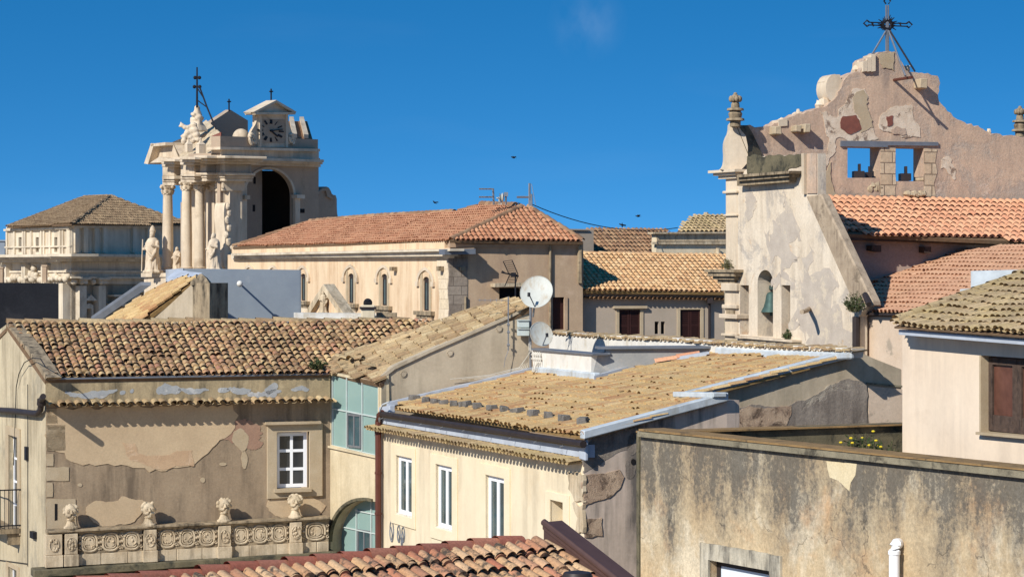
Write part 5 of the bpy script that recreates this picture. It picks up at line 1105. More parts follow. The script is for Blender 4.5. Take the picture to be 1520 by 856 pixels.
# roofs
PE = Pl(WBr.p3(668, 356, .4), WBr.p3(866, 358, .4), P(774, 307, 114.3))
apx = PE.hit(774, 307); PS = Pl(WAb.p3(661, 356.5), WAb.p3(362, 365), apx)
r9 = [PE.hit(*p) for p in ((668, 356.5), (866, 359), (784, 307), (773, 307))]
rE = roof(PA, r9, M['t_palace'], M['mortar'], .24, .40, .105, .085, .01, .03, down=Vector((WBr.n.x, WBr.n.y, 0)), name='end_roof')
r10 = [PS.hit(*p) for p in ((668, 356), (661, 357), (345, 366.5), (362, 363.5), (461, 329), (561, 321), (680, 314.7), (716, 304.5), (774, 307))]
print('palace ridge', [tuple(round(c, 1) for c in p) for p in r10])
rS = roof(PA, r10, M['t_palace'], M['mortar'], .24, .40, .10, .07, .01, .03, down=Vector((WAb.n.x, WAb.n.y, 0)), name='side_roof')
b = MB(); ridge(b, PS.hit(461, 329), PS.hit(561, 321), .17, .5, .01); ridge(b, PS.hit(561, 321), PS.hit(680, 314.7), .17, .5, .01); ridge(b, PS.hit(680, 314.7), PS.hit(716, 304.5), .15, .5, .01); ridge(b, PS.hit(716, 304.5), apx, .22, .5, .01); ridge(b, PS.hit(345, 366.5), PS.hit(461, 329), .15, .5, .01); part('ridge_cap', b, M['t_far'], rS)
b = MB(); ridge(b, apx, PE.hit(670, 355.5), .15, .45, .01); part('hip_tile', b, M['t_far'], rE); b = MB(); ridge(b, PE.hit(784, 307), PE.hit(866, 358), .15, .45, .01); part('hip_tile', b, M['t_far'], rE)
# aedicule in front of the palace
WAe = wpx(452, 100, 509, 98); AE = thing('gabled_niche', 'small triangular stone gable sheltering a carved figure in front of the arched windows', 'niche', G0(WAe, 452))
b = MB(); b.slab(WAe, WAe.q([(451, 466), (480, 421.5), (511, 466), (503, 466), (480, 432), (459, 466)]), -.55, 0); part('gable', b, M['stone'], AE, smooth=0)
b = MB(); b.slab(WAe, WAe.q([(459, 466), (480, 432), (503, 466), (503, 500), (459, 500)]), -.5, -.22); b.slab(WAe, WAe.q([(452, 466), (509, 466), (509, 700), (452, 700)]), -.55, -.1); part('backing', b, M['palace'], AE, smooth=0)
def statue(name, base, hgt, face, label, cat='statue', mitre=True, mat='cath', parent=None):
    """robed standing figure, one fused stone mesh"""
    b = MB(); k = hgt / 2.0; rz = face; cs, sn = math.cos(rz), math.sin(rz)
    def A(x, y, z): return base + Vector(((x * cs - y * sn) * k, (x * sn + y * cs) * k, z * k))
    fold = lambda a, i, z: 1 + .17 * math.sin(7 * a + z * 2) * max(0, 1 - z / (1.6 * k)) + .05 * math.sin(13 * a)
    b.lathe(base, [(.40 * k, 0), (.40 * k, .1 * k), (.33 * k, .12 * k), (.30 * k, .5 * k), (.27 * k, .85 * k), (.29 * k, 1.15 * k), (.27 * k, 1.35 * k), (.20 * k, 1.47 * k), (.08 * k, 1.54 * k)], 26, fold)
    b.ball(A(0, -.03, 1.66), .125 * k, 12, 9, (.9, 1, 1.15)); b.ball(A(0, -.11, 1.57), .075 * k, 8, 6); b.ball(A(0, -.15, 1.66), .03 * k, 6, 5)
    if mitre: b.lathe(A(0, .0, 1.72), [(.12 * k, 0), (.135 * k, .1 * k), (.09 * k, .24 * k), (.02 * k, .34 * k)], 12)
    b.tube([A(-.24, 0, 1.38), A(-.34, -.06, 1.12), A(-.24, -.26, 1.02)], .085 * k, 8, r2=.06 * k); b.ball(A(-.22, -.3, 1.02), .06 * k, 7, 6)
    b.tube([A(.24, 0, 1.38), A(.36, -.06, 1.10), A(.20, -.28, 1.18)], .085 * k, 8, r2=.06 * k); b.ball(A(.18, -.3, 1.2), .06 * k, 7, 6)
    b.tube([A(.30, -.05, 1.3), A(.30, -.2, .9), A(.12, -.3, .55)], .09 * k, 8, r2=.05 * k); b.tube([A(-.26, -.1, 1.3), A(-.05, -.3, .95), A(.2, -.28, .7)], .06 * k, 8)
    if mitre: b.tube([A(-.36, -.3, .05), A(-.3, -.3, 1.45)], .03 * k, 6)
    return single(name, b, M[mat], label, cat, base, remesh=.022 * k)
statue('carved_figure', WAe.p3(480, 464, -.05), 1.0, 0, 'small carved stone figure standing inside the triangular gable', 'statue', False, 'stone')
# ================================================================== WHITE WALL, CHIMNEY
WW = wpx(436, 72, 585, 72.5)
b = MB(); b.slab(WW, WW.q([(438, 464), (537, 465), (537, 520), (438, 520)]), -.5, 0); b.slab(WW, WW.q([(556, 466), (584, 467), (584, 520), (556, 520)]), -.5, 0); b.slab(WW, WW.q([(436, 476), (600, 476), (600, 480), (436, 480)]), -.5, .15)
single('white_parapet', b, M['white'], 'low white parapet behind the ridge of the brown rendered house', 'parapet', WW.p3(438, 520), smooth=0)
CM = thing('chimney', 'small cream chimney with a dark slab and a black ball cowl', 'chimney', WW.p3(546, 520, .3))
b = MB(); c = WW.p3(546, 470, .5); kx = c.y / F; b.box(Vector((c.x, c.y, c.z - .3)), 19 * kx, 19 * kx, 1.3, .15); part('stack', b, M['cream'], CM, smooth=0, bevel=.015)
b = MB(); b.box(Vector((c.x, c.y, WW.z(546, 457, .5))), 23 * kx, 23 * kx, 3.5 * kx, .15); part('slab', b, M['gutter'], CM, smooth=0)
b = MB(); zc = WW.z(546, 449.5, .5)
for j in range(12):
    a = math.pi * j / 12; b.tube([Vector((c.x + 6 * kx * math.sin(t_) * math.cos(a), c.y + 6 * kx * math.sin(t_) * math.sin(a), zc + 6 * kx * math.cos(t_))) for t_ in [2 * math.pi * q / 18 for q in range(18)]], .018, 4, True)
b.ball(Vector((c.x, c.y, zc)), 4.8 * kx, 12, 8); b.tube([Vector((c.x, c.y, zc - 8 * kx)), Vector((c.x, c.y, zc))], 3 * kx, 10); part('ball_cowl', b, M['iron'], CM)
b = MB(); b.box(WW.p3(574, 467, .2), .6, .3, .12, 0); part('clay_slab', b, M['stone_dark'], CM, smooth=0)

# ================================================================== BLUE GREY WALL + LAMP
WV = wpx(268, 78, 446, 79.0)
BV = thing('blue_wall', 'blank blue grey painted rooftop wall behind the mottled tile ridge', 'wall', G0(WV, 268))
wallp('painted_face', BV, WV, [(270, 398.5), (446, 400.5)], M['blue_wall'], (), .5)
wv2 = Wall(WV.pt(WV.u(446), 0), WV.pt(WV.u(446), 0, -3)); b = MB(); b.slab(wv2, rectuv(.0, 3, 0, WV.z(446, 401)), -.02, .02); part('return_face', b, M['blue_wall'], BV, smooth=0)
b = MB(); p = WV.p3(356, 421, 1.0); b.ball(p, .1, 12, 8); b.tube([p, WV.p3(356, 421, 0) - WV.d * .0], .03, 6); LM = single('globe_lamp', b, M['white'], 'small white globe lamp on an arm casting a long shadow on the blue grey wall', 'lamp', p)
# ================================================================== SMALL GOLD ROOF WITH POST
WQ = wpx(200, 74, 290, 72.5)
SR = thing('gold_shed', 'small steep golden tile roof with grey gable beside a stone post', 'house', G0(WQ, 200))
b = MB(); uv = WQ.q([(196, 482), (289, 418), (289, 480)]); b.slab(WQ, uv + [(uv[2][0], 6), (uv[0][0], 6)], -.3, 0); part('gable_wall', b, M['grey_gable'], SR, smooth=0)
PQ = Pl(WQ.p3(202, 479.5), WQ.p3(288, 417), P(150, 480, 77.5))
r11 = [PQ.hit(*p) for p in ((203, 482), (289, 416.5), (266, 414), (220, 436), (146, 482))]
rq = roof(SR, r11, M['t_gold'], M['mortar_gold'], .21, .36, .085, .075, .012, .035, down=(WQ.p3(202, 479.5) - WQ.p3(288, 417)))
b = MB(); a_, c_ = PQ.hit(150, 479), PQ.hit(224, 428); b.prism([a_ + up * .1, c_ + up * .1, c_ + up * .1 + Vector((-.35, .2, 0)), a_ + up * .1 + Vector((-.35, .2, 0))], up * .1); part('side_flashing', b, M['lead'], rq, smooth=0)
b = MB(); b.slab(WQ, WQ.q([(286, 420), (311, 420), (311, 500), (286, 500)], .1), -.7, .1); c = WQ.p3(298, 418, -.2); b.lathe(Vector((c.x, c.y, c.z - .1)), [(.40, 0), (.40, .08), (.25, .22), (.03, .34)], 4, rz=.8); part('stone_post', b, M['stone_dark'], SR, smooth=0)
b = MB(); b.prism([P(248, 412, 76.5), P(262, 400, 77), P(300, 405, 76), P(290, 417, 75)], Vector((0, 0, -.25))); b.prism([P(246, 400, 78), P(272, 398, 78), P(272, 420, 78), P(246, 420, 78)], Vector((0, .3, 0))); part('blue_ridge_flashing', b, M['flash_blue'], SR, smooth=0)
# ================================================================== BLACK WALL
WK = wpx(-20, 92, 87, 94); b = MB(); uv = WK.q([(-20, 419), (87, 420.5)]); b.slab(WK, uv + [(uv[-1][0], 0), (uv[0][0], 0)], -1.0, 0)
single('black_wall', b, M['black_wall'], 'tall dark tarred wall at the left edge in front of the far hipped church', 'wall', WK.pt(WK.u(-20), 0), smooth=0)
# ================================================================== CATHEDRAL
YT = 200
WT = wpx(327, YT, 475, 210.8); WF2 = wpx(331, YT, 228, 214)
CA = thing('cathedral', 'baroque cathedral with tall columns, a big shadowed arch and a clock on its tower', 'cathedral', G0(WT, 327))
ac = WT.hit(399.5, 290); ru = WT.u(435) - ac[0]; rz_ = WT.z(399.5, 251) - ac[1]
ap = [(ac[0] + ru, WT.z(400, 420))] + [(ac[0] + ru * math.cos(a), ac[1] + rz_ * math.sin(a)) for a in [math.pi * j / 24 for j in range(25)]] + [(ac[0] - ru, WT.z(400, 420))]
uv = WT.q([(327, 235), (473, 240), (473, 278), (473, 330)]); uv += [(uv[-1][0], 0), (uv[0][0], 0)]
b = MB(); b.slab(WT, uv, -.35, 0, [ap]); part('tower_wall', b, M['cath_side'], CA, smooth=0)
inner_shade = stucco('shade_darkened_inner_render', S(160, 142, 122), S(144, 126, 110), None, .5, streak=None)  # render darkened to paint in the gloom inside the arch
zc_ = WT.z(399, 242); b = MB(); wa_ = Wall(WT.pt(WT.u(361), 0, -.5), P(361, HY, 222)); b.slab(wa_, rectuv(0, wa_.L, 0, zc_), -.1, .1); wb_ = Wall(WT.pt(WT.u(452), 0, -.5), P(452, HY, 224)); b.slab(wb_, rectuv(0, wb_.L, 0, zc_), -.1, .1); wc_ = Wall(P(358, HY, 222), P(455, HY, 224)); b.slab(wc_, rectuv(0, wc_.L, 0, zc_), -.2, 0)
b.prism([WT.pt(WT.u(361), zc_ + .05, -.5), WT.pt(WT.u(452), zc_ + .05, -.5), P(452, HY, 224) * 1, P(361, HY, 222) * 1][:2] + [Vector((P(452, HY, 224).x, 224, zc_ + .05)), Vector((P(361, HY, 222).x, 222, zc_ + .05))], up * .3); part('arch_interior', b, inner_shade, CA, smooth=0)
b = MB(); p_ = [WT.pt(0, WT.z(399, 236)), WT.pt(WT.L, WT.z(399, 236)), WT.pt(WT.L, WT.z(399, 236), -3.5), WT.pt(0, WT.z(399, 236), -3.5)]; b.prism(p_, up * .3); part('tower_deck', b, M['cath_side'], CA, smooth=0)
wi_ = Wall(WT.pt(WT.u(362, -1.4), 0, -1.4), WT.pt(WT.u(389, -1.8), 0, -1.8)); b = MB(); b.slab(wi_, rectuv(0, wi_.L, 0, zc_), -.5, 0)
part('inner_pier', b, inner_shade, CA, smooth=0)
for x, y in ((376, 268), (375, 309)): b = MB(); b.slab(wi_, wi_.q([(x, y - 5), (x + 3.5, y - 5), (x + 3.5, y + 5), (x, y + 5)]), -.05, .02); part('slit_window', b, M['dark'], CA, smooth=0)
ao = [(ac[0] + ru * 1.08 * math.cos(a), ac[1] + rz_ * 1.08 * math.sin(a)) for a in [math.pi * j / 24 for j in range(25)]]; ai = [(ac[0] + ru * math.cos(a), ac[1] + rz_ * math.sin(a)) for a in [math.pi * j / 24 for j in range(25)]]
b = MB(); b.slab(WT, ao + ai[::-1], -.1, .12); b.slab(WT, WT.q([(434, 289), (446, 289.5), (446, 295), (434, 294.5)]), -.1, .5); b.slab(WT, WT.q([(435, 294), (442, 294), (442, 340), (435, 340)]), -.1, .25); b.slab(WT, WT.q([(358, 290), (366, 290), (366, 296), (358, 296)]), -.1, .4); part('archivolt', b, M['cath'], CA, smooth=0)
b = MB(); b.slab(WT, WT.q([(444, 310), (452, 310), (452, 316), (444, 316)]), -.05, .02)
part('wall_opening', b, M['dark'], CA, smooth=0)
b = MB()
for o, y0, y1 in ((1.3, 234, 238), (1.0, 238, 241), (.5, 241, 245)): b.slab(WT, WT.q([(325, y0 - 1.5), (473 + o * 6, y0 + 3), (473 + o * 6, y1 + 3), (325, y1 - 1.5)], o), -1.0, o)
for o, y0, y1 in ((.5, 219, 223),): b.slab(WT, WT.q([(327, y0 - 1), (475, y0 + 2), (475, y1 + 2), (327, y1 - 1)], o), -1.0, o)
b.slab(WT, WT.q([(327, 222), (472, 225), (472, 238), (327, 235)]), -1.0, .1)
part('cornice', b, M['cath'], CA, smooth=0)
b = MB(); b.slab(WT, WT.q([(327, 202), (472, 207), (472, 222), (327, 219)]), -1.0, 0); part('attic', b, M['cath_side'], CA, smooth=0)
# clock aedicule
b = MB(); b.slab(WT, WT.q([(381.5, 169), (425, 170), (425, 219), (381.5, 219)]), -.5, .14)
for x in (382.5, 421): b.slab(WT, WT.q([(x, 170), (x + 3.4, 170), (x + 3.4, 219), (x, 219)]), 0, .24)
ck = part('clock_house', b, M['cath'], CA, smooth=0)
b = MB(); b.slab(WT, WT.q([(370, 166), (403, 150), (432, 166), (432, 169), (370, 168.5)]), -.5, .18)
for pp in ([(369, 166.5), (403, 149), (403, 152.5), (372, 168.5)], [(403, 149), (433, 166.5), (430, 168.5), (403, 152.5)], [(371, 167), (432, 167), (431, 170.5), (372, 170.5)]): b.slab(WT, WT.q(pp), -.6, .55)
part('pediment', b, M['cath'], ck, smooth=0)
dl = MB(); dl.slab(WT, WT.q([(386, 177), (420, 178), (420, 212.5), (386, 212)]), 0, .18); dial = part('clock_dial', dl, M['cath_side'], ck, smooth=0)
dc = WT.hit(402.3, 194.3, .2); dr_ = WT.u(418.5) - dc[0]; dz_ = WT.z(402, 178) - dc[1]
num = MB()
def stroke(mb, ang, r0, r1, off0, off1, wd, o=.6):
    """bar from radius r0 to r1 shifted tangentially; ang clockwise from 12"""
    d = Vector((math.sin(ang), math.cos(ang))); t = Vector((math.cos(ang), -math.sin(ang)))
    a = d * r0 + t * off0; c = d * r1 + t * off1; n = Vector((-(c - a).y, (c - a).x)).normalized() * wd
    sc_ = Vector((dr_, dz_)); mb.slab(WT, [(dc[0] + p.x * sc_.x, dc[1] + p.y * sc_.y) for p in (a + n, c + n, c - n, a - n)], .1, o - .38)
ROM = ['XII', 'I', 'II', 'III', 'IIII', 'V', 'VI', 'VII', 'VIII', 'IX', 'X', 'XI']
for hh, s_ in enumerate(ROM):
    num = MB()
    wds = {'I': .05, 'V': .11, 'X': .11}; tot = sum(wds[c] for c in s_); x = -tot / 2
    for c in s_:
        wd = wds[c]; m_ = x + wd / 2; A_ = 2 * math.pi * hh / 12
        if c == 'I': stroke(num, A_, .62, 1.0, m_, m_, .019)
        if c == 'V': stroke(num, A_, .62, 1.0, m_, m_ - .04, .019); stroke(num, A_, .62, 1.0, m_, m_ + .04, .015, .61)
        if c == 'X': stroke(num, A_, .62, 1.0, m_ - .04, m_ + .04, .019); stroke(num, A_, .62, 1.0, m_ + .04, m_ - .04, .015, .61)
        x += wd
    part('roman_numeral', num, M['iron'], dial, smooth=0)
hd = MB(); stroke(hd, rad(133), -.08, .70, 0, 0, .045, .66); stroke(hd, rad(77), -.10, .92, 0, 0, .03, .7); hd.slab(WT, [(dc[0] + .1 * dr_ * math.cos(a), dc[1] + .1 * dz_ * math.sin(a)) for a in [j * math.pi / 6 for j in range(12)]], .1, .34); part('clock_hand', hd, M['iron'], dial, smooth=0)
vo = MB()
for sg, xa, xt in ((-1, 373, 380), (1, 430.5, 427)):
    c = WT.hit(xa, 206)
    vo.tube([WT.pt(c[0] + sg * .42 * (1 - j / 26) * math.cos(j * .5 - 1.2), c[1] + .5 * (1 - j / 26) * math.sin(j * .5 - 1.2), .15) for j in range(24)], .13, 6)
    vo.slab(WT, smooth_poly(WT.q([(xa - sg * -4, 205), (xa + sg * 2, 196), (xt, 182), (xt, 172), (xt - sg * 4, 172), (xt - sg * 4, 214), (xa, 214)])), -.15, .08)
vp = part('volute', vo, M['cath'], ck, smooth=40)
# rear gable, dome, right roof pieces, side volute
b = MB(); wgx = Wall(WT.pt(WT.u(316), 0, -9), WT.pt(WT.u(372), 0, -9)); b.slab(wgx, wgx.q([(313, 182), (342, 163), (368, 179), (368, 235), (313, 235)]), -.6, 0); part('rear_gable', b, M['cath_side'], CA, smooth=0)
b = MB(); c = WT.p3(358, 204, -2.5); b.ball(c, 13 * c.y / F, 20, 12, (1, 1, 1)); part('small_dome', b, M['cath'], CA)
b = MB(); PZ = [WT.p3(430, 205, -1.2), WT.p3(464, 207, -1.2), WT.p3(456, 180, -4.5), WT.p3(426, 180, -4.5)]
b.prism(PZ, Vector((0, 0, -.4))); part('tower_roof', b, M['t_far'], CA, smooth=0)
b = MB()
for f0 in (.12, .62): b.prism([PZ[0].lerp(PZ[1], f0) + up * .05, PZ[0].lerp(PZ[1], f0 + .2) + up * .05, PZ[3].lerp(PZ[2], f0 + .2) + up * .05, PZ[3].lerp(PZ[2], f0) + up * .05], up * .35)
part('roof_rib', b, M['cath'], CA, smooth=0)
b = MB(); b.slab(WT, smooth_poly(WT.q([(470, 281), (476, 281), (478, 277), (487, 277), (491, 283), (493, 289), (500, 290), (500, 312), (502, 326), (502, 340), (462, 340), (462, 281)], -2.2), 1), -3.0, -2.2); b.slab(WT, WT.q([(472, 285), (478, 280), (486, 279), (489, 288), (494, 293), (494, 296), (486, 292), (484, 283), (478, 284), (474, 290)], -2.0), -2.2, -2.0); part('side_scroll', b, M['cath_side'], CA, smooth=0)
for px, y0, y1, nm in ((340, 147, 166, -9), (402.5, 132, 150, -.3)):
    b = MB(); b.tube([WT.p3(px, y1, nm), WT.p3(px, y0, nm)], .07, 5); b.tube([WT.p3(px - 2.5, y0 + 4, nm), WT.p3(px + 2.5, y0 + 4, nm)], .06, 5); part('finial_cross', b, M['iron'], CA)
# portico facade
def cpos(px, Y): return P(px, HY, Y)
def colz(y, Y): return ZC - (y - HY) / F * Y
cols = [(249, 210, 274, 402, 8.3, 1.0), (277, 206, 268, 402, 8.2, 1.0), (296.5, 203.2, 268, 402, 8.0, 1.0)]
for px, Y, yt, yb, rpx, _ in cols:
    k = Y / F; r = rpx * k; c = cpos(px, Y); zb_ = colz(yb, Y); zt = colz(yt, Y); H = zt - zb_; ch = 15 * k
    b = MB(); b.lathe(Vector((c.x, c.y, 0)), [(r * 1.05, zb_ + 5 * k), (r, zb_ + 9 * k), (r * .99, zb_ + H * .4), (r * .84, zt - ch)], 22); cl = part('column', b, M['cath'], CA, smooth=50)
    b = MB(); b.lathe(Vector((c.x, c.y, 0)), [(r * 1.4, zb_ - 14 * k), (r * 1.4, zb_), (r * 1.35, zb_ + .5 * k), (r * 1.25, zb_ + 2.5 * k), (r * 1.08, zb_ + 3 * k), (r * 1.2, zb_ + 5 * k), (r * 1.02, zb_ + 6 * k)], 22); part('column_base', b, M['cath'], cl, smooth=40)
    b = MB(); lv = lambda a, i, z: 1 + .13 * math.cos(8 * a + (math.pi if i % 2 else 0))
    b.lathe(Vector((c.x, c.y, zt - ch)), [(r * .9, 0), (r * 1.02, 2 * k), (r * 1.2, 6 * k), (r * 1.0, 7 * k), (r * 1.25, 11 * k), (r * 1.1, 12 * k)], 32, lv)
    for sx in (-1, 1):
        for sy in (-1, 1): b.ball(Vector((c.x + sx * r * 1.0, c.y + sy * r * 1.0, zt - 4 * k)), 2.6 * k, 8, 6)
    b.lathe(Vector((c.x, c.y, zt - 2.6 * k)), [(r * 1.3, 0), (r * 1.42, 2.6 * k)], 4, rz=math.pi / 4 + math.atan2(WF2.d.y, WF2.d.x)); part('capital', b, M['cath'], cl, smooth=30)
b = MB()
uv = WF2.q([(331, 236), (272, 236), (272, 330)], -1.8); uv += [(uv[-1][0], 0), (uv[0][0], 0)]; b.slab(WF2, uv, -2.6, -1.8); part('facade_wall', b, M['cath'], CA, smooth=0)
b = MB(); b.slab(WF2, WF2.q([(268, 300), (280, 300), (280, 410), (268, 410)], -1.7), -1.8, -1.7); part('facade_niche', b, M['cath_side'], CA, smooth=0)
for xa, xb, o in ((306, 318, -.6), (320, 331, -.1), (283, 289, -1.2)):
    b = MB(); b.slab(WF2, WF2.q([(xa, 283), (xb, 283), (xb, 420), (xa, 420)], o), -1.8, o); b.slab(WF2, WF2.q([(xa - .7, 268), (xb + .7, 268), (xb, 283), (xa, 283)], o + .2), -1.8, o + .2)
    for q in range(10): b.ball(WF2.p3(random.uniform(xa, xb), random.uniform(270, 283), o + .2), .15, 6, 4)
    part('pilaster', b, M['cath'], CA, smooth=30)
# entablature: stepped blocks over the columns
b = MB()
def ent(xa, xb, o, ylist):
    for y0, y1, e in ylist: b.slab(WF2, WF2.q([(xa - e * 1.5, y0), (xb + e * .5, y0), (xb + e * .5, y1), (xa - e * 1.5, y1)], o + e), -2.2, o + e)
YL = [(231, 235, 1.3), (235, 239, 1.0), (239, 243, .6), (243, 256, .0), (256, 260, .35), (260, 264, .2), (264, 269, .1)]
ent(268, 288, 1.6, [(a + 2, c + 2, e) for a, c, e in YL]); ent(289, 306, 1.1, YL); ent(304, 333, .2, YL)
Y0 = [(236, 240, 1.3), (240, 244, 1.0), (244, 248, .6), (248, 261, .0), (261, 266, .35), (266, 270, .2), (270, 275, .1)]
ent(241, 258, 1.2, Y0); ent(256, 270, .2, [(233, 238, 1.0), (238, 244, .7), (244, 268, 0)])
part('entablature', b, M['cath'], CA, smooth=0, bevel=.04)
# broken pediment end and stone roofs
b = MB(); wpd = Wall(P(226, HY, 212.5), P(262, HY, 207)); b.slab(wpd, wpd.q([(227, 243), (237, 215), (256, 213), (266, 236), (258, 240), (240, 241)]), -2.5, 0)
for pp in ([(225, 243), (235.5, 213), (240, 214), (231, 244)], [(234, 214), (257, 211.5), (257, 216), (236, 218)], [(234, 242), (248, 233), (266, 236), (262, 241)]): b.slab(wpd, wpd.q(pp), -2.5, .7)
part('pediment_end', b, M['cath'], CA, smooth=0)
b = MB(); q4 = [P(256, 211, 208), P(266, 235, 206), P(328, 231, 200.5), P(326, 196, 206), P(306, 178, 214), P(270, 205, 212)]
for a_, b_, c_ in ((0, 1, 5), (1, 2, 5), (2, 3, 5), (3, 4, 5)): b.prism([q4[a_], q4[b_], q4[c_]], Vector((0, .6, -.5)))
part('pediment_roof', b, M['stone'], CA, smooth=0)
b = MB(); b.prism([P(314, 202, 204), P(328, 196, 204), P(328, 214, 203), P(318, 214, 203)], Vector((0, .6, 0))); part('brick_flank', b, M['brick'], CA, smooth=0)
b = MB()
for px, Y, yb, yt, w_ in ((280, 204.5, 226, 213, 9), (298, 202.3, 231, 213, 11)):
    b = MB(); k = Y / F; c = P(px, yb, Y); b.box(c + up * ((yb - yt) * k * .45), w_ * k, w_ * k, (yb - yt) * k * .9, .6); b.lathe(c + up * ((yb - yt) * k * .9), [(w_ * .75 * k, 0), (w_ * .3 * k, 4 * k), (w_ * .14 * k, 7 * k), (w_ * .2 * k, 9 * k), (.02, 11 * k)], 4, rz=.6 + math.pi / 4); part('acroterion', b, M['cath'], CA, smooth=0)
# spire base
b = MB(); c = P(292.5, 195, 208); k = 208 / F; b.lathe(c, [(15 * k, 0), (10 * k, 10 * k), (7 * k, 14 * k), (8 * k, 18 * k), (6 * k, 20 * k), (7 * k, 25 * k), (5 * k, 30 * k), (4 * k, 33 * k), (4.5 * k, 35 * k), (2 * k, 39 * k)], 14, lambda a, i, z: 1 + .12 * math.cos(5 * a))
for q in range(16): a = random.uniform(0, 6.3); b.ball(c + Vector((8 * k * math.cos(a), 8 * k * math.sin(a), random.uniform(8, 28) * k)), 3 * k, 7, 5)
part('spire_base', b, M['cath'], CA, remesh=.09)
# sculpture group
b = MB(); g0 = P(276, 213, 205.5); k = 205.5 / F
def B(x, y, r, sx=1, sy=1): b.ball(P(x, y, 205.5), r * k, 9, 7, (sx, 1, sy), .3, x)
for x, y, r in ((273, 210, 5), (274, 203, 5), (278, 198, 5), (283, 204, 4.5), (281, 211, 4), (288, 186, 5), (290, 193, 5.5), (292, 200, 5), (285, 193, 4), (270, 186, 3.6), (274, 189, 3.6), (279, 189, 3.2), (294, 207, 4.5), (287, 209, 4)): B(x, y, r)
for a_, c_, r in (((269, 184), (268, 181), 1.5), ((270, 187), (265, 188), 1.6), ((274, 200), (268, 203), 2), ((283, 197), (289, 205), 2), ((279, 193), (285, 182), 2.2), ((274, 207), (271, 215), 2.5), ((283, 207), (284, 215), 2.5)): b.tube([P(*a_, 205.5), P(*c_, 205.5)], r * k, 7, r2=r * k * .7)
single('sculpture_group', b, M['cath'], 'cluster of carved angels and eagle on top of the cathedral pediment', 'sculpture', g0, remesh=.07)
CI = thing('iron_spire_cross', 'thin black iron cross with a bracing strut above the cathedral pediment', 'cross', P(292.5, 158, 207.5))
b = MB(); b.tube([P(292.5, 160, 207.5), P(292.5, 100, 207.5)], .10, 6, r2=.06); part('shaft', b, M['iron'], CI)
b = MB()
for y, xs in ((115.5, (289.5, 296)), (129, (288.5, 296.5))):
    b = MB(); b.tube([P(xs[0], y, 207.5), P(xs[1], y, 207.5)], .08, 6)
    for x in xs: b.ball(P(x, y, 207.5), .16, 7, 6)
    part('cross_knob', b, M['iron'], CI)
b = MB(); b.tube([P(295.6, 127, 207.5), P(307.5, 159.5, 206.5), P(321, 192, 205)], .075, 5); b.tube([P(293, 149, 207.5), P(307.5, 159.5, 206.5)], .05, 5); b.tube([P(293, 131, 207.5), P(303, 147, 207)], .05, 5); part('strut', b, M['iron'], CI)
# scroll consoles beside the arch, pier
b = MB(); b.slab(WT, WT.q([(333, 245), (350, 246), (350, 420), (333, 420)]), -.5, .6); b.slab(WT, WT.q([(352, 270), (364, 271), (364, 420), (352, 420)]), -.5, .2); part('corner_pier', b, M['cath'], CA, smooth=0)
b = MB(); wsx = Wall(P(330, HY, 199.0), P(352, HY, 200.2)); b.slab(wsx, smooth_poly(wsx.q([(333, 302), (338, 300), (341, 310), (343, 330), (341, 345), (347, 358), (351, 372), (351, 400), (333, 400), (331, 380), (335, 350), (332, 325)]), 2), -1.2, 0)
for x, y, r in ((338, 306, 4), (340, 316, 4), (337, 326, 4.5), (340, 338, 4.5), (336, 348, 4), (339, 358, 5), (343, 366, 5), (346, 376, 5)): b.ball(wsx.p3(x, y, 0), r * 199 / F, 8, 6, (1, 1, 1.3), .4, x)
cs_ = wsx.hit(343, 388); b.tube([wsx.pt(cs_[0] + .5 * (1 - j / 22) * math.cos(j * .6), cs_[1] + .7 * (1 - j / 22) * math.sin(j * .6), .1) for j in range(20)], .12, 6); part('scroll_console', b, M['cath'], CA, smooth=40)
b = MB(); b.slab(Wall(P(214, HY, 212), P(262, HY, 206)), Wall(P(214, HY, 212), P(262, HY, 206)).q([(217, 412), (262, 412), (262, 440), (217, 440)]), -2, .2); wbd = Wall(P(214, HY, 211.5), P(350, HY, 197)); b.slab(wbd, wbd.q([(214, 405), (345, 405), (345, 411), (214, 411)]), -2, .3); b.slab(wbd, wbd.q([(216, 410), (345, 410), (345, 480), (216, 480)]), -2, 0); part('plinth', b, M['cath'], CA, smooth=0)
statue('bishop_statue', P(226.5, 405, 208.5), 69 * 208.5 / F, -.5, 'stone statue of a mitred bishop left of the free standing cathedral column', 'statue', True)
statue('robed_statue', P(318, 402, 198.2), 63 * 198.2 / F, -.9, 'stone statue of a robed figure right of the cathedral columns', 'statue', False)
statue('niche_statue', P(263, 404, 209), 42 * 209 / F, -.7, 'half hidden stone statue between the two leftmost cathedral columns', 'statue', False)

# ================================================================== FAR HIPPED CHURCH (left)
YL_ = 240
WLl = wpx(106, YL_, 9, 252); WLr = wpx(106, YL_, 268, 258)
LC = thing('hipped_church', 'pale stone church with a low hipped brown tile roof and sunken frieze', 'church', G0(WLl, 106))
w3 = [WLl.R(x1, 352, x0, 374) for x0, x1 in ((27.5, 32), (53, 57.5), (80.5, 85))]
wallp('sunlit_attic', LC, WLl, [(106, 333), (9, 337)], M['far_church'], w3, .6)
b = MB()
for x in (11, 22, 35, 38, 47, 62, 66, 75, 90, 94, 104): b.slab(WLl, WLl.q([(x + 1.6, 340), (x - .6, 340), (x - .6, 377), (x + 1.6, 377)]), -.1, .16)
b.slab(WLl, WLl.q([(106, 336), (9, 340), (9, 343), (106, 340)]), -.1, .3); b.slab(WLl, WLl.q([(106, 364), (9, 366), (9, 368), (106, 366.5)]), -.1, .2); part('attic_pilaster', b, M['far_church'], LC, smooth=0)
for s_ in w3: b = MB(); b.slab(WLl, s_, -.58, -.5); part('window', b, M['dark'], LC, smooth=0)
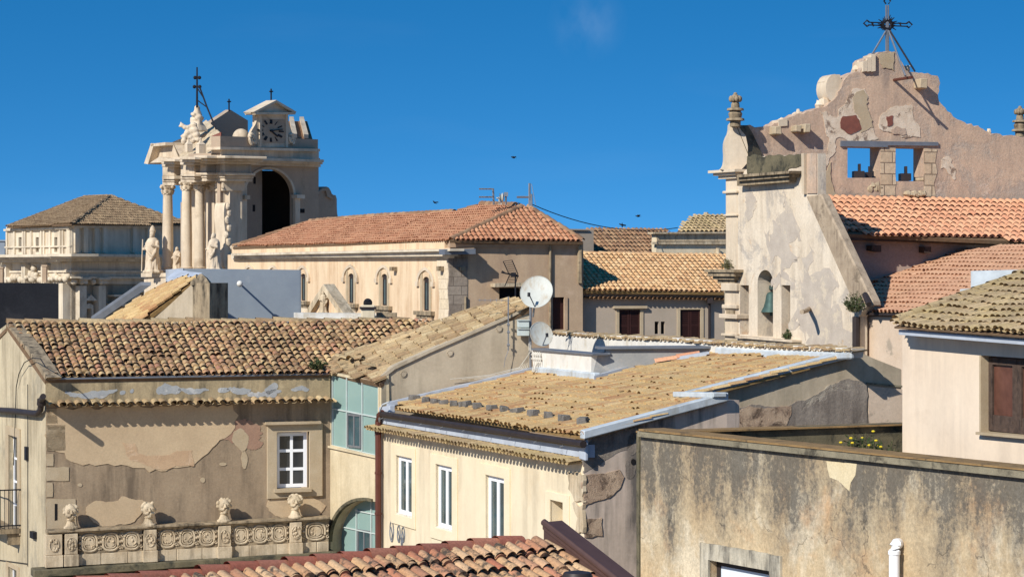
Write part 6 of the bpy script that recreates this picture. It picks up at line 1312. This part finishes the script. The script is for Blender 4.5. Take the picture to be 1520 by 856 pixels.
wallp('shaded_attic', LC, WLr, [(106, 333), (270, 333.5)], M['far_church'], (), .6)
b = MB()
for x in (108, 121, 137, 150, 194, 216): b.slab(WLr, WLr.q([(x, 337), (x + 6, 337), (x + 6, 375), (x, 375)]), -.1, .3)
b.slab(WLr, WLr.q([(106, 334), (270, 334), (270, 338), (106, 338)]), -.1, .4); part('attic_panel', b, M['far_church'], LC, smooth=0)
b = MB(); dk = MB()
for o, y0, y1 in ((2.4, 377, 381), (2.0, 381, 384), (1.3, 384, 388)):
    b.slab(WLl, WLl.q([(106, y0 - .5), (-10, y0 + 1), (-10, y1 + 1), (106, y1 - .5)], o), -.5, o); b.slab(WLr, WLr.q([(106, y0 - .5), (270, y0 + 1), (270, y1 + 1), (106, y1 - .5)], o), -.5, o)
for i in range(44):
    u = WLl.L * 1.2 * i / 44; b.slab(WLl, rectuv(u, u + .22, WLl.z(60, 390), WLl.z(60, 386.5)), 0, 1.2)
part('cornice', b, M['far_church'], LC, smooth=0)
b = MB()
for w_, xe in ((WLl, -10), (WLr, 270)):
    for o, y0, y1 in ((.3, 388, 401), (.6, 401, 404), (.45, 404, 412), (.75, 410, 413), (.2, 413, 421)): b.slab(w_, w_.q([(106, y0), (xe, y0 + 1), (xe, y1 + 1), (106, y1)], o), -.5, o)
for x in (20, 45, 48, 74, 77): b.slab(WLl, WLl.q([(x + 2, 393), (x, 393), (x, 420), (x + 2, 420)]), .2, 1.0)
part('frieze', b, M['far_church'], LC, smooth=0)
b = MB()
for q in range(26): b.ball(WLl.p3(4 + q * 3.9, 413 + random.uniform(-3, 3), .8), random.uniform(.2, .42), 7, 5)
for q in range(10): b.ball(WLl.p3(50 + random.gauss(0, 2.5), 402 + random.uniform(-4, 12), .9), random.uniform(.2, .4), 7, 5)
part('garland', b, M['far_church'], LC, smooth=50)
b = MB()
for w_, xe in ((WLl, -10), (WLr, 270)): uv = w_.q([(106, 420), (xe, 420)]); b.slab(w_, uv + [(uv[-1][0], 0), (uv[0][0], 0)], -.6, 0)
part('lower_wall', b, M['far_church'], LC, smooth=0)
b = MB()
for x in (103, 99, 95, 90.5): b.slab(WLl, WLl.q([(x + 2.4, 420), (x, 420), (x, 500), (x + 2.4, 500)]), -.1, .5 + (x - 90) * .03)
for x in (109.5, 138): 
    b.slab(WLr, WLr.q([(x, 424), (x + 10.5, 424), (x + 10.5, 500), (x, 500)]), -.1, .7); b.slab(WLr, WLr.q([(x - 3, 412), (x + 14, 412), (x + 14, 415), (x - 3, 415)]), -.1, 1.0)
    for sx in (0, 11): b.ball(WLr.p3(x + sx, 418, .6), .32, 8, 6)
    b.slab(WLr, WLr.q([(x, 415), (x + 11, 415), (x + 11, 421), (x, 421)]), -.1, .8)
part('corner_pilaster', b, M['far_church'], LC, smooth=0)
b = MB(); b.slab(WLr, WLr.q([(119, 446), (128, 437), (137, 446)]), -.1, .6); b.slab(WLr, WLr.q([(123, 452), (128, 450), (134, 453), (134, 500), (131, 500), (131, 458), (123, 458)]), -.1, .4); b.slab(WLr, WLr.q([(160, 437), (205, 437), (205, 440), (160, 440)]), -.1, .8); b.slab(WLr, WLr.q([(158, 450), (190, 450), (190, 454), (158, 454)]), -.1, .9)
ca = WLr.hit(203, 450); b.slab(WLr, [(ca[0] + 2.1 * math.cos(a), ca[1] + 1.5 * math.sin(a)) for a in [math.pi * (1 - j / 12) for j in range(13)]] + [(ca[0] + 1.8 * math.cos(a), ca[1] + 1.2 * math.sin(a)) for a in [math.pi * j / 12 for j in range(13)]], -.1, 1.0); part('niche_moulding', b, M['far_church'], LC, smooth=0)
PLl = Pl(WLl.p3(106, 332.5, .6), WLl.p3(10, 336.5, .6), P(125, 292.5, 259)); 
apl = PLl.hit(164, 291); PLr2 = Pl(WLr.p3(106, 332.5, .6), WLr.p3(268, 333.5, .6), apl)
r12 = [PLl.hit(*p) for p in ((106, 333), (10, 337), (125, 292.5), (164, 291))]; r13 = [PLr2.hit(*p) for p in ((106, 333), (270, 334), (270, 328), (164, 291))]
q1 = roof(LC, r12, M['t_lc'], M['mortar'], .33, .5, .15, .11, .012, .04, name='sunlit_roof'); q2 = roof(LC, r13, M['t_lc'], M['mortar'], .33, .5, .15, .13, .012, .04, name='shaded_roof')
for g_, h_ in ((PLl.hit(106, 332.5), apl), (PLl.hit(125, 292.5), apl), (PLl.hit(10, 336.5), PLl.hit(125, 292.5))): b = MB(); ridge(b, g_, h_, .2, .6, .01); part('hip_tile', b, M['t_lc'], q1)
b = MB(); c = P(66.5, 418, 200); b.box(c + up * .6, 6 * 200 / F, .5, 1.3, 0); b.box(c + up * 1.32, 9 * 200 / F, .6, .12, 0); single('brick_chimney', b, M['brown'], 'short brown chimney rising above the dark tarred wall', 'chimney', c)
b = MB(); c = P(-1, 418, 200); b.box(c + up * .5, 12 * 200 / F, .6, 1.2, 0); b.box(c + up * 1.15, 14 * 200 / F, .7, .12, 0); single('brick_chimney', b, M['brown'], 'brown chimney cut by the left edge of the photo', 'chimney', c)
b = MB(); c = P(0, 380, 300); b.box(c - up * (c.z / 2) + up * .9, 1.6, 2, c.z + 1.8, 0); b.box(c + up * 1.9, 1.9, 2.3, .2, 0); single('pale_tower', b, M['blue_wall'], 'pale bluish building far off at the left edge', 'building', Vector((c.x, c.y, 0)), smooth=0)

# ================================================================== FAR HOUSES (right of palace)
WD = wpx(842, 128, 1000, 131); FA = thing('brown_roof_house', 'far house showing only a brown mottled roof and a grey end block', 'house', G0(WD, 842))
b = MB(); uv = WD.q([(842, 341), (873, 341.5), (873, 378)]); b.slab(WD, uv + [(uv[-1][0], 0), (uv[0][0], 0)], -3, .6); b.slab(WD, WD.q([(838, 339.5), (874, 340), (874, 342), (838, 341.5)], .7), -3, .7); part('end_block', b, M['grey_house'], FA, smooth=0)
PD = Pl(WD.p3(872, 380), WD.p3(978, 381), P(920, 342, 132.5)); r14 = [PD.hit(*p) for p in ((872, 384), (990, 384), (990, 343.5), (872, 341.8))]
roof(FA, r14, M['t_far'], M['mortar'], .26, .42, .11, .09, .012, .04)
b = MB(); uv = WD.q([(872, 382), (990, 383)], -.4); b.slab(WD, uv + [(uv[-1][0], 0), (uv[0][0], 0)], -.8, -.4); b.slab(WD, WD.q([(874, 366), (880, 366), (880, 376), (874, 376)], .5), .2, .5); part('wall', b, M['white'], FA, smooth=0)
WE = wpx(968, 126, 1090, 128); FB = thing('cream_block', 'far cream building with a heavy cornice and a low lichened hip roof', 'building', G0(WE, 968))
wallp('front_wall', FB, WE, [(974, 347), (1095, 347)], M['cream'], (), .5)
b = MB(); b.slab(WE, WE.q([(970, 359), (1095, 358.5), (1095, 362.5), (970, 362.5)], .16), -.1, .16); b.slab(WE, WE.q([(976, 346), (1095, 345.5), (1095, 358), (976, 358)], .1), -.5, .1); b.slab(WE, WE.q([(972, 344.5), (1095, 344), (1095, 346.5), (972, 347)], .3), -.5, .3); part('cornice', b, M['stone'], FB, smooth=0)
PF = Pl(WE.p3(1005, 344), WE.p3(1090, 344), P(1050, 318.5, 130.5)); r15 = [PF.hit(*p) for p in ((1004, 345), (1095, 345), (1095, 318.5), (1053, 318.5), (1034, 319.5), (1018, 330))]
roof(FB, r15, M['t_lich'], M['mortar'], .27, .42, .11, .09, .015, .04)
b = MB(); b.tube([WE.p3(1066, 379, .2), WE.p3(1066, 368, .2)], .12, 7); b.tube([P(1048, 319, 130.6), P(1048, 315, 130.6)], .12, 6); part('vent', b, M['stone'], FB)
# generic infill walls of the streets behind
# ================================================================== DISHES, ANTENNAS
def dish(px, py, Y, r, az, el, label, arm):
    c = P(px, py, Y); t = thing('satellite_dish', label, 'satellite dish', c, 'satellite dishes on the mast')
    ax = Vector((math.sin(az) * math.cos(el), -math.cos(az) * math.cos(el), math.sin(el))); X = ax.cross(up).normalized(); Z = X.cross(ax); 
    if Z.z < 0: Z = -Z
    b = MB(); vs = []; fs = []; n, m = 36, 9
    for side in (0, 1):
        for i in range(m + 1):
            rr = r * i / m
            for k in range(n):
                a = 2 * math.pi * k / n; vs.append(c + X * (rr * math.cos(a)) + Z * (rr * 1.06 * math.sin(a)) + ax * (.16 * r * ((rr / r) ** 2 - 1) - .012 * side))
    o2 = (m + 1) * n
    for i in range(m):
        for k in range(n):
            q = [i * n + k, i * n + (k + 1) % n, (i + 1) * n + (k + 1) % n, (i + 1) * n + k]; fs.append(q); fs.append([x + o2 for x in q[::-1]])
    for k in range(n): fs.append([m * n + k, m * n + (k + 1) % n, o2 + m * n + (k + 1) % n, o2 + m * n + k])
    b.add(vs, fs); b.tube([c + X * (r * math.cos(a)) + Z * (r * 1.06 * math.sin(a)) for a in [2 * math.pi * k / n for k in range(n)]], .008, 5, True)
    part('reflector', b, M['dish'], t, smooth=60)
    tip = P(*arm, Y) + ax * r * 1.0; tip = P(arm[0], arm[1], tip.y)
    b = MB(); b.tube([c - Z * r * 1.02 - ax * .02, tip], .014, 6); a_ = part('feed_arm', b, M['lead'], t); b = MB(); b.tube([tip + Z * .03, tip - Z * .06 - ax * .02], .035, 8); part('receiver', b, M['iron'], a_)
    b = MB(); b.tube([c - ax * (r * .16 + .03), c - ax * .34], .035, 8); part('bracket', b, M['steel'], t)
    return t, ax
YM = WGR.p3(787, 500, .15).y
dish(796.3, 433, YM - .35, 24.2 * YM / F, rad(-12), rad(26), 'large round white satellite dish with a rusty lower rim, upper one on the mast', (785, 436))
dish(803.5, 495.5, YM - .3, 17.6 * YM / F, rad(20), rad(20), 'smaller white satellite dish below the large one on the mast', (812, 496))
b = MB(); b.tube([P(787.5, 456 - 16, YM), P(787.5, 552, YM)], .03, 8); b.tube([P(791, 470, YM), P(796, 437, YM - .2)], .025, 6); b.tube([P(787.5, 500, YM), P(801, 500, YM - .1)], .022, 6); single('dish_mast', b, M['steel'], 'grey steel mast carrying the two satellite dishes at the end of the grey gable', 'mast', P(787.5, 552, YM))
JB = thing('junction_box', 'upper of the two pale green cabinets below the dishes', 'cabinet', P(776.5, 486, YM - .1), 'stacked cabinets'); k = YM / F
b = MB(); b.box(P(776.5, 480, YM - .1), 17.5 * k, .2, 11.5 * k, .1); part('body', b, M['box'], JB, smooth=0, bevel=.01); b = MB(); b.box(P(776.5, 475, YM - .12), 18 * k, .24, 1.2 * k, .1); part('lid', b, M['box'], JB, smooth=0)
J2 = dup(JB, P(776.5, 498.5, YM - .1), 'lower of the two pale green cabinets below the dishes')
b = MB(); YA = YM + 1.2
b.tube([P(765, 446, YA), P(765, 405, YA)], .018, 6)
for (x0, y0), (x1, y1) in (((747, 388), (756, 408)), ((760, 386), (769, 407)), ((756, 409), (749, 425)), ((769, 408), (764, 425))): b.tube([P(x0, y0, YA - .1), P(x1, y1, YA)], .012, 5)
for j in range(8):
    f_ = j / 7; b.tube([P(747 + 9 * f_, 388 + 20 * f_, YA - .1), P(760 + 9 * f_, 386 + 21 * f_, YA - .1)], .007, 4)
    if j < 6: b.tube([P(756 - 7 * f_, 409 + 16 * f_, YA), P(769 - 5 * f_, 408 + 17 * f_, YA)], .007, 4)
b.tube([P(744, 404, YA), P(770, 410, YA)], .02, 6); b.box(P(762, 408, YA), .12, .1, .1); b.tube([P(745, 402, YA), P(752, 406, YA)], .012, 5)
single('panel_antenna', b, M['iron'], 'dark grid antenna with angled reflectors left of the large dish', 'antenna', P(765, 446, YA))
b = MB(); YB_ = WGR.p3(754, 500, .12).y; b.tube([P(754.5, 440, YB_), P(754.5, 520, YB_)], .016, 6)
for y in (482, 493, 512): b.tube([P(752.5, y, YB_), P(757, y, YB_)], .03, 6)
b.tube([P(709, 445.5, YB_), P(757, 446, YB_)], .008, 4)
for x in (712, 720, 728, 737, 745): b.tube([P(x, 443, YB_), P(x, 448, YB_)], .006, 4)
b.tube([P(754.5, 520, YB_), P(750, 532, YB_ - .05), P(748, 545, YB_ - .05)], .008, 4)
single('rod_antenna', b, M['steel'], 'slim pole antenna with a long horizontal boom on the grey gable wall', 'antenna', P(754.5, 520, YB_))
YR = apx.y
b = MB(); b.tube([P(733, 304, YR), P(732, 280, YR)], .05, 5)
for y in (280.5, 292.5): b.tube([P(711, y, YR), P(733, y, YR)], .035, 4); [b.tube([P(x, y - 1, YR - .8), P(x, y, YR + .8)], .02, 4) for x in (712, 716, 721, 727)]
b.tube([P(751, 304, YR), P(751, 288, YR)], .05, 5); b.box(P(751, 288.5, YR), .2, .2, .2)
single('double_antenna', b, M['steel'], 'thin twin boom antenna on the left of the palace roof ridge', 'antenna', P(733, 304, YR))
b = MB(); b.tube([P(786, 306, YR), P(786, 272, YR)], .055, 5); b.tube([P(789, 306, YR), P(789, 288, YR)], .05, 5); b.tube([P(767, 292.5, YR), P(787, 292.5, YR)], .05, 4); b.tube([P(789, 273, YR), P(795, 304, YR)], .015, 4); b.box(P(787.5, 305, YR), .16, .16, .45)
single('mast_antenna', b, M['steel'], 'tall thin antenna mast at the right end of the palace roof ridge', 'antenna', P(786, 306, YR))
b = MB(); c = P(744, 293, YR); vs = []; fs = []
for i in range(5):
    for k_ in range(14):
        a = 2 * math.pi * k_ / 14; rr = .22 * i / 4; vs.append(c + Vector((-.09 + .09 * (i / 4) ** 2 * -1 + .1, rr * math.cos(a) * .9, rr * math.sin(a))))
for i in range(4):
    for k_ in range(14): fs.append([i * 14 + k_, i * 14 + (k_ + 1) % 14, (i + 1) * 14 + (k_ + 1) % 14, (i + 1) * 14 + k_])
b.add(vs, fs); b.ball(c + Vector((.06, 0, 0)), .2, 10, 6, (.35, 1, 1.05)); b.tube([c, c + Vector((-.22, 0, -.03))], .04, 5); b.tube([c + Vector((-.1, 0, 0)), P(741, 304, YR)], .03, 5); b.tube([c + Vector((0, 0, 0)), P(744, 304, YR)], .03, 5)
single('ridge_dish', b, M['dish'], 'tiny white dish seen edge on, on the palace roof ridge', 'satellite dish', P(742, 304, YR))
b = MB(); pts = []
for i in range(17):
    f_ = i / 16; p = P(789, 303, YR).lerp(P(1006, 338, 128.5), f_); p.z -= .55 * 4 * f_ * (1 - f_); pts.append(p)
b.tube(pts, .022, 4); single('overhead_cable', b, M['iron'], 'thin dark cable hanging from the palace mast to the far cream building', 'cable', P(789, 303, YR))
# birds
b = MB(); c = Vector((0, 0, 0)); b.ball(c, .09, 9, 7, (2.0, .8, .8)); b.ball(c + Vector((-.2, 0, .03)), .05, 7, 5)
for sg in (-1, 1): b.prism([c + Vector((-.1, sg * .04, 0)), c + Vector((.1, sg * .04, 0)), c + Vector((.16, sg * .32, .12)), c + Vector((.02, sg * .34, .13))], Vector((0, 0, .02)))
b.prism([c + Vector((.15, -.03, 0)), c + Vector((.15, .03, 0)), c + Vector((.32, .06, .01)), c + Vector((.32, -.06, .01))], Vector((0, 0, .02)))
bl = [((762, 234), .4, 'small dark bird flying in the open blue sky above the palace antennas'), ((947, 321), .2, 'small dark bird flying level above the far brown roof'), ((923.5, 334), 1.5, 'small dark bird diving just above the far brown roof ridge'), ((645, 300.5), .9, 'tiny dark bird above the palace roof slope')]
b0 = None
for (x, y), rz, lab in bl:
    p = P(x, y, 95)
    if b0 is None: b0 = single('bird', b, M['bird'], lab, 'bird', c, 'birds in flight'); o = b0
    else: o = b0.copy(); COL.objects.link(o)
    o.location = p; o['label'] = lab; o.rotation_euler = (.2 * rz, rz * .5, rz); o.scale = (.42, .42, .42)
